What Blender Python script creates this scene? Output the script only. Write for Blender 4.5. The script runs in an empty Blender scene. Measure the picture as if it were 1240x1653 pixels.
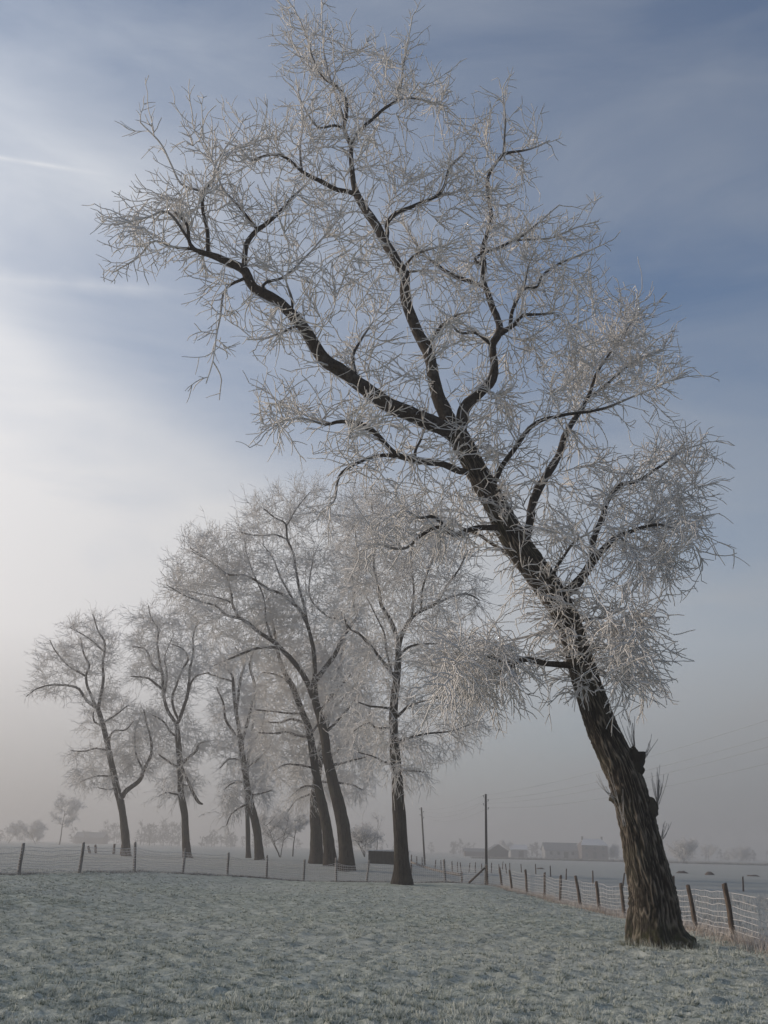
import bpy, math
import numpy as np
from mathutils import Matrix, Vector

rng = np.random.default_rng(7)
scene = bpy.context.scene
COL = scene.collection

# ------------------------------------------------------------------ camera
FPX, WPX, HPX = 1607.0, 1240.0, 1653.0
TH, RO = math.atan(543 / 1607), math.radians(1.4)
CAM = np.array([0, 0, 1.6])
_F = np.array([0, math.cos(TH), math.sin(TH)])
_r0 = np.array([1.0, 0, 0]); _u0 = np.array([0, -math.sin(TH), math.cos(TH)])
_R = _r0 * math.cos(RO) + _u0 * math.sin(RO)
_U = _u0 * math.cos(RO) - _r0 * math.sin(RO)
cd = bpy.data.cameras.new('camera'); cam = bpy.data.objects.new('camera', cd); COL.objects.link(cam)
cd.sensor_fit = 'VERTICAL'; cd.sensor_height = 36.0; cd.sensor_width = 27.0
cd.lens = 36.0 * FPX / HPX; cd.clip_start = 0.1; cd.clip_end = 6000
m = Matrix.Identity(4)
for i in range(3):
    m[i][0] = _R[i]; m[i][1] = _U[i]; m[i][2] = -_F[i]; m[i][3] = CAM[i]
cam.matrix_world = m
scene.camera = cam

# ------------------------------------------------------------------ sky, sun, exposure
SUN_EL, SUN_AZ = math.radians(15), math.radians(-78)      # azimuth from +Y, negative = left
SUND = np.array([math.sin(SUN_AZ) * math.cos(SUN_EL), math.cos(SUN_AZ) * math.cos(SUN_EL), math.sin(SUN_EL)])
world = bpy.data.worlds.new('World'); scene.world = world; world.use_nodes = True
wt = world.node_tree; wt.nodes.clear()


def N(t, kind, **kw):
    n = t.nodes.new(kind)
    for k, v in kw.items():
        if hasattr(n, k) and not k.startswith('i_'):
            setattr(n, k, v)
    return n


def math_node(t, op, a, b=None, c=None, clamp=False):
    n = t.nodes.new('ShaderNodeMath'); n.operation = op; n.use_clamp = clamp
    for i, v in enumerate((a, b, c)):
        if v is None: continue
        if isinstance(v, (int, float)): n.inputs[i].default_value = v
        else: t.links.new(v, n.inputs[i])
    return n.outputs[0]


def mix_col(t, fac, a, b, blend='MIX'):
    n = t.nodes.new('ShaderNodeMix'); n.data_type = 'RGBA'; n.blend_type = blend
    for sock, v in ((n.inputs[0], fac), (n.inputs[6], a), (n.inputs[7], b)):
        if isinstance(v, (int, float)): sock.default_value = v
        elif isinstance(v, (tuple, list)): sock.default_value = (*v[:3], 1)
        else: t.links.new(v, sock)
    return n.outputs[2]


def ramp(t, fac, stops):
    n = t.nodes.new('ShaderNodeValToRGB')
    el = n.color_ramp.elements
    while len(el) < len(stops): el.new(0.5)
    for e, (p, c) in zip(el, stops):
        e.position = p; e.color = (c, c, c, 1) if isinstance(c, (int, float)) else (*c[:3], 1)
    t.links.new(fac, n.inputs[0])
    return n.outputs[0]


def noise(t, vec, scale, detail=4, rough=0.55, dist=0.0):
    n = t.nodes.new('ShaderNodeTexNoise')
    n.inputs['Scale'].default_value = scale; n.inputs['Detail'].default_value = detail
    n.inputs['Roughness'].default_value = rough; n.inputs['Distortion'].default_value = dist
    if vec is not None: t.links.new(vec, n.inputs['Vector'])
    return n.outputs[0]


def mapping(t, vec, scale=(1, 1, 1), rot=(0, 0, 0), loc=(0, 0, 0)):
    n = t.nodes.new('ShaderNodeMapping')
    n.inputs['Scale'].default_value = scale; n.inputs['Rotation'].default_value = rot; n.inputs['Location'].default_value = loc
    t.links.new(vec, n.inputs['Vector'])
    return n.outputs[0]


def vmath(t, op, a, b):
    n = t.nodes.new('ShaderNodeVectorMath'); n.operation = op
    for i, v in enumerate((a, b)):
        if isinstance(v, (tuple, list)): n.inputs[i].default_value = v
        else: t.links.new(v, n.inputs[i])
    return n


sky = wt.nodes.new('ShaderNodeTexSky'); sky.sky_type = 'NISHITA'; sky.sun_disc = False
sky.sun_elevation = SUN_EL; sky.sun_rotation = SUN_AZ
sky.air_density = 1.0; sky.dust_density = 0.6; sky.ozone_density = 1.6
SKY_STRENGTH = 0.1
tc = wt.nodes.new('ShaderNodeTexCoord')
D = tc.outputs['Generated']
sep = wt.nodes.new('ShaderNodeSeparateXYZ'); wt.links.new(D, sep.inputs[0])
# thin high cloud, thickest low down and towards the sun (forward scattering)
cl = noise(wt, mapping(wt, D, (1.0, 1.0, 1.9), (0.0, math.radians(-26), 0.0), (0.3, 0.9, 0.2)), 2.1, 3, 0.5, 0.3)
wisp = noise(wt, mapping(wt, D, (1.2, 1.2, 4.2), (0.0, math.radians(-32), 0.0), (1.4, 5, 0)), 2.6, 6, 0.58, 0.5)
sd = vmath(wt, 'DOT_PRODUCT', D, tuple(SUND)).outputs['Value']
sdp = math_node(wt, 'MAXIMUM', sd, 0.0)
zz = math_node(wt, 'MAXIMUM', sep.outputs[2], 0.0)
edge = math_node(wt, 'MULTIPLY_ADD', sdp, 0.29, 0.60)
edge = math_node(wt, 'ADD', edge, math_node(wt, 'MULTIPLY', math_node(wt, 'SUBTRACT', cl, 0.5), 0.30))
lowc = wt.nodes.new('ShaderNodeMapRange'); lowc.interpolation_type = 'SMOOTHSTEP'
wt.links.new(math_node(wt, 'SUBTRACT', edge, zz), lowc.inputs[0]); lowc.inputs[1].default_value = 0.0; lowc.inputs[2].default_value = 0.76
cover = math_node(wt, 'ADD', lowc.outputs[0], math_node(wt, 'MULTIPLY', ramp(wt, cl, [(0.40, 0.0), (0.72, 1.0)]), 0.20))
cover = math_node(wt, 'ADD', cover, math_node(wt, 'MULTIPLY', ramp(wt, wisp, [(0.38, 0.0), (0.72, 1.0)]), 0.20))
cover = math_node(wt, 'MINIMUM', math_node(wt, 'ADD', cover, math_node(wt, 'MULTIPLY_ADD', sdp, 0.06, 0.06)), 0.97)
veil_v = math_node(wt, 'MULTIPLY_ADD', math_node(wt, 'POWER', math_node(wt, 'MULTIPLY_ADD', sd, 0.5, 0.5, True), 2.0), 0.90, 0.22)
veil_tint = mix_col(wt, math_node(wt, 'MULTIPLY', sdp, math_node(wt, 'SUBTRACT', 1.0, math_node(wt, 'MULTIPLY', zz, 1.5), clamp=True)), (0.965, 1.0, 1.045), (1.10, 0.975, 0.89))
veil_v = math_node(wt, 'MULTIPLY', veil_v, ramp(wt, zz, [(0.0, 0.50), (0.19, 1.0)]))
vs = wt.nodes.new('ShaderNodeVectorMath'); vs.operation = 'SCALE'
wt.links.new(veil_tint, vs.inputs[0])
wt.links.new(math_node(wt, 'DIVIDE', veil_v, SKY_STRENGTH), vs.inputs['Scale'])
base = mix_col(wt, 1.0, sky.outputs[0], (0.90, 1.02, 1.18), 'MULTIPLY')
skyc = mix_col(wt, cover, base, vs.outputs[0])
# vapour trails: thin great-circle streaks


def streak(a, b, width, strength, soft):
    a = np.array(a); b = np.array(b)
    n = np.cross(a, b); n /= np.linalg.norm(n)
    mid = a + b; mid /= np.linalg.norm(mid)
    half = float(np.dot(mid, b / np.linalg.norm(b)))
    d = math_node(wt, 'ABSOLUTE', vmath(wt, 'DOT_PRODUCT', D, tuple(n)).outputs['Value'])
    fade = math_node(wt, 'SUBTRACT', 1.0, math_node(wt, 'DIVIDE', d, width), clamp=True)
    along = vmath(wt, 'DOT_PRODUCT', D, tuple(mid)).outputs['Value']
    al = math_node(wt, 'MULTIPLY_ADD', along, 1.0 / soft, -half / soft, True)
    br = ramp(wt, noise(wt, D, 26, 3), [(0.3, 0.4), (0.65, 1.0)])
    return math_node(wt, 'MULTIPLY', math_node(wt, 'MULTIPLY', math_node(wt, 'POWER', fade, 1.4), al),
                     math_node(wt, 'MULTIPLY', br, strength))


def ray(x, y):
    return _F + _R * (x - 620) / FPX - _U * (y - 826.5) / FPX


for a_, b_, w_, s_, so_ in [((-560, 165), (185, 284), 0.0036, 0.55, 0.010), ((-400, 420), (330, 474), 0.012, 0.3, 0.012)]:
    st = streak(ray(*a_), ray(*b_), w_, s_, so_)
    skyc = mix_col(wt, st, skyc, (8.2, 8.2, 8.3))
bg = wt.nodes.new('ShaderNodeBackground'); bg.inputs[1].default_value = SKY_STRENGTH
wt.links.new(skyc, bg.inputs[0])
wo = wt.nodes.new('ShaderNodeOutputWorld'); wt.links.new(bg.outputs[0], wo.inputs[0])

sl = bpy.data.lights.new('sun', 'SUN'); sl.energy = 2.7; sl.angle = math.radians(5); sl.color = (1.0, 0.84, 0.69)
sun = bpy.data.objects.new('sun', sl); COL.objects.link(sun)
sun.rotation_mode = 'QUATERNION'
sun.rotation_quaternion = Vector(SUND).to_track_quat('Z', 'Y')
sun.location = (-30, 10, 30)

scene.render.engine = 'CYCLES'
scene.view_settings.view_transform = 'Standard'; scene.view_settings.look = 'None'
scene.view_settings.exposure = 0.12; scene.view_settings.gamma = 1.0
scene.view_settings.use_curve_mapping = False
cy = scene.cycles
cy.max_bounces = 8; cy.diffuse_bounces = 4; cy.glossy_bounces = 2; cy.transmission_bounces = 2
cy.volume_bounces = 1; cy.transparent_max_bounces = 8
cy.use_adaptive_sampling = True; cy.adaptive_threshold = 0.02
cy.use_denoising = True
try:
    cy.denoiser = 'OPENIMAGEDENOISE'; cy.denoising_input_passes = 'RGB_ALBEDO_NORMAL'
except Exception:
    pass
cy.use_fast_gi = False

# ------------------------------------------------------------------ helpers


def at(x, y, Y):
    d = ray(x, y)
    return CAM + d * (Y / d[1])


def proj(P):
    d = np.asarray(P, float) - CAM
    z = d @ _F
    return 620 + FPX * (d @ _R) / z, 826.5 - FPX * (d @ _U) / z


def depth(P):
    return (np.asarray(P, float) - CAM) @ _F


def sstep(x):
    x = np.clip(x, 0, 1); return x * x * (3 - 2 * x)


_perm = np.random.default_rng(3).permutation(256); _perm = np.concatenate([_perm] * 3)
_grad = np.random.default_rng(4).normal(size=(256, 3)); _grad /= np.linalg.norm(_grad, axis=1)[:, None]


def pnoise(x, y, z=0.0):
    x, y, z = np.broadcast_arrays(np.asarray(x, float), np.asarray(y, float), np.asarray(z, float))
    xi, yi, zi = np.floor(x).astype(int), np.floor(y).astype(int), np.floor(z).astype(int)
    xf, yf, zf = x - xi, y - yi, z - zi
    u, v, w = (t * t * t * (t * (t * 6 - 15) + 10) for t in (xf, yf, zf))
    out = 0
    for i in (0, 1):
        for j in (0, 1):
            for k in (0, 1):
                h = _perm[_perm[_perm[(xi + i) & 255] + ((yi + j) & 255)] + ((zi + k) & 255)]
                g = _grad[h]
                d = g[..., 0] * (xf - i) + g[..., 1] * (yf - j) + g[..., 2] * (zf - k)
                out = out + d * (u if i else 1 - u) * (v if j else 1 - v) * (w if k else 1 - w)
    return out * 1.6


def terrain(X, Y):
    X = np.asarray(X, float); Y = np.asarray(Y, float)
    z = 0.4 * sstep((-X - 4.5) / 8) * sstep((Y - 8) / 22)
    z = np.maximum(z, 0.40 * sstep((Y - 61) / 7) * sstep((7 - X) / 7))
    z = z - 0.32 * sstep((X - 3.5) / 4.5) * sstep((Y - 16) / 22) * (1 - sstep((Y - 200) / 200) * 0)
    z = z - 0.2 * sstep((Y - 49) / 8) * (1 - sstep((Y - 61) / 7)) * sstep((X + 8) / 5) * sstep((6 - X) / 4)
    z = z - 0.35 * sstep((Y - 110) / 150) * sstep((X + 10) / 40)
    return z


def lumps(X, Y):
    r = np.hypot(X, Y)
    a = 1 - sstep((r - 45) / 30)
    wx = X + 0.25 * pnoise(X * 1.1, Y * 1.1, 3.3); wy = Y + 0.25 * pnoise(X * 1.1, Y * 1.1, 8.1)
    h = 0.026 * pnoise(wx * 0.8, wy * 1.2, 0.5) + 0.040 * np.abs(pnoise(wx * 2.2, wy * 3.4, 1.5)) \
        + 0.046 * pnoise(wx * 5.0, wy * 6.6, 2.5) + 0.034 * pnoise(wx * 11, wy * 12, 4.5)
    far = 0.05 * pnoise(X * 0.22, Y * 0.3, 6.5)
    return h * a + far


def ground_z(x, y):
    return float(terrain(x, y) + lumps(np.array(float(x)), np.array(float(y))))


def px_ground(x, Y):
    """ground point under image column x at forward distance Y"""
    z = 0.0
    for _ in range(4):
        lo, hi = 1200.0, 1700.0
        for _ in range(40):
            mid = (lo + hi) / 2
            if at(x, mid, Y)[2] > z: lo = mid
            else: hi = mid
        p = at(x, lo, Y); z = ground_z(p[0], p[1])
    return np.array([p[0], p[1], z])


def mesh_from(name, V, Fq, mat, smooth=True, attrs=None):
    """V (n,3); Fq = list of int arrays (m,k)"""
    me = bpy.data.meshes.new(name)
    V = np.ascontiguousarray(V, np.float32)
    if not isinstance(Fq, (list, tuple)): Fq = [Fq]
    Fq = [np.asarray(f, np.int32) for f in Fq if len(f)]
    nl = sum(f.size for f in Fq); npoly = sum(len(f) for f in Fq)
    me.vertices.add(len(V)); me.vertices.foreach_set('co', V.ravel())
    me.loops.add(nl); me.polygons.add(npoly)
    me.loops.foreach_set('vertex_index', np.concatenate([f.ravel() for f in Fq]))
    tot = np.concatenate([np.full(len(f), f.shape[1], np.int32) for f in Fq])
    st = np.concatenate([[0], np.cumsum(tot)[:-1]]).astype(np.int32)
    me.polygons.foreach_set('loop_start', st)
    try: me.polygons.foreach_set('loop_total', tot)
    except Exception: pass
    me.polygons.foreach_set('use_smooth', np.full(npoly, smooth, bool))
    for k, a in (attrs or {}).items():
        at_ = me.attributes.new(k, 'FLOAT', 'POINT'); at_.data.foreach_set('value', np.ascontiguousarray(a, np.float32))
    me.update(calc_edges=True); me.validate()
    if mat is not None: me.materials.append(mat)
    return me


def obj(name, me, parent=None, loc=None):
    o = bpy.data.objects.new(name, me); COL.objects.link(o)
    if loc is not None: o.location = loc
    if parent is not None: o.parent = parent
    return o


def tag(o, label=None, cat=None, group=None, kind=None):
    if label: o['label'] = label
    if cat: o['category'] = cat
    if group: o['group'] = group
    if kind: o['kind'] = kind
    return o


def empty(name, loc, label, cat, group=None):
    o = bpy.data.objects.new(name, None); COL.objects.link(o); o.location = [float(v) for v in loc]
    return tag(o, label, cat, group)


class MB:
    """collects boxes, tubes and faces into one mesh (coordinates relative to an origin)"""

    def __init__(s): s.V = []; s.Q = []; s.T = []; s.n = 0; s.A = []

    def add(s, V, Q=None, T=None, a=0.0):
        V = np.asarray(V, float)
        if Q is not None and len(Q): s.Q.append(np.asarray(Q) + s.n)
        if T is not None and len(T): s.T.append(np.asarray(T) + s.n)
        s.V.append(V); s.A.append(np.full(len(V), a) if np.isscalar(a) else a); s.n += len(V)

    def box(s, c, size, rot=0.0, top=1.0):
        sx, sy, sz = [v / 2 for v in size]
        v = np.array([[-sx, -sy, -sz], [sx, -sy, -sz], [sx, sy, -sz], [-sx, sy, -sz],
                      [-sx * top, -sy * top, sz], [sx * top, -sy * top, sz], [sx * top, sy * top, sz], [-sx * top, sy * top, sz]])
        c_, s_ = math.cos(rot), math.sin(rot)
        v = np.c_[v[:, 0] * c_ - v[:, 1] * s_, v[:, 0] * s_ + v[:, 1] * c_, v[:, 2]] + np.asarray(c)
        s.add(v, [[3, 2, 1, 0], [4, 5, 6, 7], [0, 1, 5, 4], [1, 2, 6, 5], [2, 3, 7, 6], [3, 0, 4, 7]])

    def tube(s, P, R, sides=6, a=0.0, cap=True):
        V, Q = tubes(np.asarray(P, float)[None], np.broadcast_to(np.asarray(R, float), (1, len(P))), sides)
        s.add(V, Q, a=a)
        if cap:
            n0 = s.n - len(V)
            for k, rev in ((0, True), (len(P) - 1, False)):
                idx = n0 + k * sides + np.arange(sides)
                c = V[k * sides:(k + 1) * sides].mean(0)
                s.V.append(c[None]); s.A.append(np.zeros(1)); ci = s.n; s.n += 1
                t = np.c_[idx, np.roll(idx, -1), np.full(sides, ci)]
                s.T.append(t[:, ::-1] if rev else t)

    def mesh(s, name, mat, smooth=False, attr=None):
        V = np.concatenate(s.V); F = []
        if s.Q: F.append(np.concatenate(s.Q))
        if s.T: F.append(np.concatenate(s.T))
        return mesh_from(name, V, F, mat, smooth, {attr: np.concatenate(s.A)} if attr else None)


def nrm(v):
    return v / np.maximum(np.linalg.norm(v, axis=-1, keepdims=True), 1e-9)


def tubes(P, R, sides):
    """P (B,K,3), R (B,K) -> verts, quads"""
    B, K, _ = P.shape
    T = np.empty_like(P); T[:, 1:-1] = P[:, 2:] - P[:, :-2]; T[:, 0] = P[:, 1] - P[:, 0]; T[:, -1] = P[:, -1] - P[:, -2]
    T = nrm(T)
    ref = np.where(np.abs(T[:, :1, 2:3]) > 0.85, np.array([1.0, 0, 0]), np.array([0, 0, 1.0]))
    n = nrm(np.cross(T[:, 0], ref[:, 0])); Ns = [n]
    for k in range(1, K):
        n = nrm(n - T[:, k] * np.sum(n * T[:, k], 1, keepdims=True)); Ns.append(n)
    N1 = np.stack(Ns, 1); N2 = np.cross(T, N1)
    a = np.arange(sides) * 2 * np.pi / sides
    V = P[:, :, None] + R[:, :, None, None] * (N1[:, :, None] * np.cos(a)[:, None] + N2[:, :, None] * np.sin(a)[:, None])
    b = np.arange(B)[:, None, None] * K * sides; k = np.arange(K - 1)[None, :, None] * sides
    j = np.arange(sides)[None, None]; j2 = (j + 1) % sides
    Q = np.stack([b + k + j, b + k + j2, b + k + sides + j2, b + k + sides + j], -1).reshape(-1, 4)
    return V.reshape(-1, 3), Q


def resample(P, R, step):
    """Catmull-Rom through the points, then even spacing"""
    P = np.asarray(P, float); R = np.asarray(R, float)
    if len(P) < 2: return P, R
    X = np.c_[P, R]
    X = np.vstack([2 * X[0] - X[1], X, 2 * X[-1] - X[-2]])
    out = []
    for i in range(1, len(X) - 2):
        for t in np.linspace(0, 1, 8, endpoint=False):
            a, b, c, d = X[i - 1:i + 3]
            out.append(0.5 * (2 * b + (c - a) * t + (2 * a - 5 * b + 4 * c - d) * t * t + (3 * b - a - 3 * c + d) * t ** 3))
    out.append(X[-2]); out = np.array(out)
    s = np.concatenate([[0], np.cumsum(np.linalg.norm(np.diff(out[:, :3], axis=0), axis=1))])
    n = max(3, int(round(s[-1] / step)) + 1); q = np.linspace(0, s[-1], n)
    Y = np.stack([np.interp(q, s, out[:, k]) for k in range(4)], 1)
    return Y[:, :3], np.maximum(Y[:, 3], 0.006)


def inside(poly, x, y):
    poly = np.asarray(poly, float); c = np.zeros(len(x), bool); j = len(poly) - 1
    for i in range(len(poly)):
        xi, yi = poly[i]; xj, yj = poly[j]
        c ^= ((yi > y) != (yj > y)) & (x < (xj - xi) * (y - yi) / ((yj - yi) + 1e-12) + xi)
        j = i
    return c


# ------------------------------------------------------------------ materials


def material(name, rough=0.9):
    mt = bpy.data.materials.new(name); mt.use_nodes = True
    t = mt.node_tree; b = t.nodes['Principled BSDF']; b.inputs['Roughness'].default_value = rough
    b.inputs['Specular IOR Level'].default_value = 0.2
    return mt, t, b


def bump(t, b, h, strength, dist):
    n = t.nodes.new('ShaderNodeBump'); n.inputs['Strength'].default_value = strength; n.inputs['Distance'].default_value = dist
    t.links.new(h, n.inputs['Height']); t.links.new(n.outputs[0], b.inputs['Normal'])


def attr(t, name):
    n = t.nodes.new('ShaderNodeAttribute'); n.attribute_name = name; return n.outputs['Fac']


def twig_material():
    """dark bark on thick wood, hoar frost on thin wood (attribute frost = 0..1)"""
    mt, t, b = material('frosted_wood', 0.85)
    o = t.nodes.new('ShaderNodeTexCoord').outputs['Object']
    f = attr(t, 'frost')
    n1 = noise(t, o, 7, 3, 0.6); n2 = noise(t, mapping(t, o, (34, 34, 12)), 1.0, 3, 0.6)
    fac = math_node(t, 'ADD', f, math_node(t, 'MULTIPLY', math_node(t, 'SUBTRACT', n1, 0.5), 0.55), clamp=True)
    fac = math_node(t, 'MULTIPLY', fac, math_node(t, 'MULTIPLY_ADD', f, 0.5, 0.55, True))
    bark = mix_col(t, ramp(t, n2, [(0.35, 0.0), (0.7, 1.0)]), (0.016, 0.0125, 0.010), (0.058, 0.046, 0.036))
    ice = mix_col(t, n1, (0.60, 0.585, 0.565), (0.78, 0.765, 0.745))
    t.links.new(mix_col(t, fac, bark, ice), b.inputs['Base Color'])
    bump(t, b, n2, 0.5, 0.02)
    return mt


def bark_material(name, near):
    mt, t, b = material(name, 0.9)
    o = t.nodes.new('ShaderNodeTexCoord').outputs['Object']
    fine = noise(t, mapping(t, o, (30, 30, 9)), 1.0, 5, 0.65)
    patch = noise(t, o, 1.3, 3)
    if near:
        r = attr(t, 'ridge')
    else:
        w = noise(t, mapping(t, o, (8, 8, 1.2)), 1.0, 3, 0.6, 0.5)
        r = math_node(t, 'SUBTRACT', 1.0, math_node(t, 'MULTIPLY', math_node(t, 'ABSOLUTE', math_node(t, 'SUBTRACT', w, 0.5)), 7.0), clamp=True)
    rr = math_node(t, 'MULTIPLY', r, math_node(t, 'MULTIPLY_ADD', fine, 1.1, 0.25), clamp=True)
    c = mix_col(t, rr, (0.0095, 0.0075, 0.006), (0.20, 0.172, 0.14) if near else (0.048, 0.039, 0.032))
    c = mix_col(t, math_node(t, 'MULTIPLY', ramp(t, patch, [(0.5, 0.0), (0.75, 1.0)]), 0.35), c, (0.075, 0.075, 0.045))
    if near:
        c = mix_col(t, math_node(t, 'MULTIPLY', attr(t, 'moss'), ramp(t, noise(t, o, 9, 3), [(0.4, 0.0), (0.6, 0.8)])), c, (0.075, 0.082, 0.035))
    t.links.new(c, b.inputs['Base Color'])
    h = math_node(t, 'ADD', math_node(t, 'MULTIPLY', r, 0.0 if near else 1.0), math_node(t, 'MULTIPLY', fine, 0.35))
    bump(t, b, h, 0.7, 0.03)
    return mt


def simple_material(name, c1, c2, scale=6.0, stretch=(1, 1, 1), rough=0.9, bmp=0.3, lo=0.35, hi=0.68):
    mt, t, b = material(name, rough)
    o = t.nodes.new('ShaderNodeTexCoord').outputs['Object']
    n = noise(t, mapping(t, o, stretch), scale, 5, 0.6)
    t.links.new(mix_col(t, ramp(t, n, [(lo, 0.0), (hi, 1.0)]), c1, c2), b.inputs['Base Color'])
    if bmp: bump(t, b, n, bmp, 0.02)
    return mt


def ground_material():
    mt, t, b = material('frosted_turf', 0.92)
    o = t.nodes.new('ShaderNodeTexCoord').outputs['Object']
    n1 = noise(t, mapping(t, o, (1, 1.5, 1)), 2.6, 6, 0.66); n2 = noise(t, o, 26, 4, 0.7); n3 = noise(t, o, 0.16, 3)
    n4 = noise(t, mapping(t, o, (1, 1.7, 1)), 0.05, 4)
    k = math_node(t, 'ADD', math_node(t, 'MULTIPLY', n1, 0.6), math_node(t, 'MULTIPLY', n2, 0.4))
    c = mix_col(t, ramp(t, k, [(0.36, 0.0), (0.60, 1.0)]), (0.058, 0.085, 0.055), (0.50, 0.53, 0.465))
    c = mix_col(t, math_node(t, 'MULTIPLY', ramp(t, n3, [(0.45, 0.0), (0.7, 1.0)]), 0.35), c, (0.31, 0.33, 0.26))
    c = mix_col(t, math_node(t, 'MULTIPLY', ramp(t, n4, [(0.4, 0.0), (0.65, 1.0)]), 0.3), c, (0.52, 0.52, 0.51))
    c = mix_col(t, math_node(t, 'MULTIPLY', attr(t, 'outer'), ramp(t, n1, [(0.3, 0.45), (0.6, 0.85)])), c, (0.33, 0.335, 0.32))
    t.links.new(c, b.inputs['Base Color'])
    bump(t, b, k, 0.8, 0.06)
    return mt


def blade_material(name, c0, c1, c2):
    """c0 foot of the blade, c1/c2 two frosted colours by patch"""
    mt, t, b = material(name, 0.85)
    o = t.nodes.new('ShaderNodeTexCoord').outputs['Object']
    f = attr(t, 'tip'); n = noise(t, o, 1.7, 4, 0.6); n2 = noise(t, o, 60, 1)
    c = mix_col(t, ramp(t, n, [(0.35, 0.0), (0.65, 1.0)]), c1, c2)
    c = mix_col(t, math_node(t, 'MULTIPLY', n2, 0.5), c, (0.60, 0.62, 0.62))
    t.links.new(mix_col(t, ramp(t, f, [(0.0, 0.0), (0.7, 1.0)]), c0, c), b.inputs['Base Color'])
    return mt


M_TWIG = twig_material()
M_BARK = bark_material('ridged_bark', True)
M_BARK2 = bark_material('old_bark', False)
M_GROUND = ground_material()
M_BLADE = blade_material('frosted_grass', (0.09, 0.12, 0.08), (0.60, 0.63, 0.55), (0.75, 0.755, 0.67))
M_STRAW = blade_material('frosted_straw', (0.23, 0.17, 0.12), (0.52, 0.44, 0.38), (0.58, 0.53, 0.49))
M_WEED = blade_material('frosted_weeds', (0.20, 0.20, 0.18), (0.42, 0.42, 0.41), (0.52, 0.51, 0.50))
M_SOIL = blade_material('dark_verge', (0.05, 0.04, 0.035), (0.10, 0.085, 0.07), (0.20, 0.18, 0.16))
M_POST = simple_material('weathered_post', (0.055, 0.041, 0.033), (0.16, 0.125, 0.10), 5, (6, 6, 1))
M_POSTF = simple_material('frosted_post', (0.10, 0.09, 0.08), (0.30, 0.285, 0.27), 5, (6, 6, 1))
M_WIRE = simple_material('frosted_wire', (0.50, 0.49, 0.48), (0.66, 0.65, 0.645), 20, bmp=0)
M_CABLE = simple_material('cable', (0.22, 0.22, 0.22), (0.30, 0.30, 0.30), 5, bmp=0)
M_POLE = simple_material('tarred_pole', (0.055, 0.047, 0.04), (0.12, 0.105, 0.09), 3, (5, 5, 0.5))
M_IRON = simple_material('grey_iron', (0.12, 0.12, 0.12), (0.2, 0.2, 0.2), 9)
M_DARKWOOD = simple_material('dark_boards', (0.035, 0.032, 0.03), (0.075, 0.07, 0.066), 4, (2, 2, 0.4))
M_ROOFFROST = simple_material('frosted_roof', (0.50, 0.51, 0.53), (0.66, 0.67, 0.68), 3)
M_ROOFDARK = simple_material('slate_roof', (0.10, 0.105, 0.115), (0.20, 0.205, 0.22), 2)
M_BRICK = simple_material('dull_brick', (0.11, 0.09, 0.085), (0.16, 0.135, 0.125), 2)
M_WALL = simple_material('pale_render', (0.20, 0.20, 0.20), (0.30, 0.30, 0.30), 2)
M_GLASS = simple_material('dark_glass', (0.04, 0.045, 0.05), (0.07, 0.075, 0.08), 2, rough=0.2, bmp=0)

# ------------------------------------------------------------------ ground


def build_ground():
    fine = np.radians(np.arange(-31.5, 31.51, 0.27))
    coarse = np.radians(np.concatenate([np.arange(36, 180, 4.0), [180.0]]))
    ang = np.concatenate([fine, coarse, -coarse[::-1][1:]])
    ang = np.where(ang < -np.radians(31.6), ang + 2 * np.pi, ang); ang = np.sort(ang)
    rs = [0.6, 1.5, 3, 4.5, 6, 7, 7.8]
    r = 8.3
    while r < 62: rs.append(r); r *= 1.0066
    while r < 1500: rs.append(r); r *= 1.05
    rs.append(1500.0); rs = np.array(rs)
    A, Rr = np.meshgrid(ang, rs)
    X = np.sin(A) * Rr; Y = np.cos(A) * Rr
    Z = terrain(X, Y) + lumps(X, Y)
    V = np.stack([X, Y, Z], -1).reshape(-1, 3)
    na, nr = len(ang), len(rs)
    i = np.arange(nr - 1)[:, None] * na; j = np.arange(na)[None]; j2 = (j + 1) % na
    Q = np.stack([i + j, i + na + j, i + na + j2, i + j2], -1).reshape(-1, 4)[:, ::-1]
    V = np.vstack([V, [[0, 0, ground_z(0, 0)]]])
    T = np.c_[np.roll(np.arange(na), -1), np.full(na, len(V) - 1), np.arange(na)][:, ::-1]
    fx, fy = np.array([-60, -20, -14.6, -13.2, -11.6, -10.4, -9.2, -7.6, -5.8, -4, -2.2, 0, 6.9]), np.array([25, 33, 36, 39.2, 41.7, 46, 50, 53.5, 56, 57.8, 59, 60, 58.5])
    bx, by = np.array([3.0, 6.75, 7.43, 8.05, 8.0, 7.7, 7.6, 7.15, 6.95]), np.array([-20, 16.5, 22.25, 29, 34, 37, 44, 50, 57.5])
    w = 0.35 * pnoise(V[:, 0] * 0.8, V[:, 1] * 0.8, 40.0)
    outer = np.maximum(sstep((V[:, 1] - np.interp(V[:, 0], fx, fy) + 0.3 + w) / 0.9), sstep((V[:, 0] - np.interp(V[:, 1], by, bx) + w) / 0.9))
    o = obj('ground', mesh_from('ground', V, [Q, T], M_GROUND, True, {'outer': outer}))
    tag(o, 'bumpy frosted meadow stretching flat to the misty horizon', 'ground', kind='structure')


build_ground()


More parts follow.
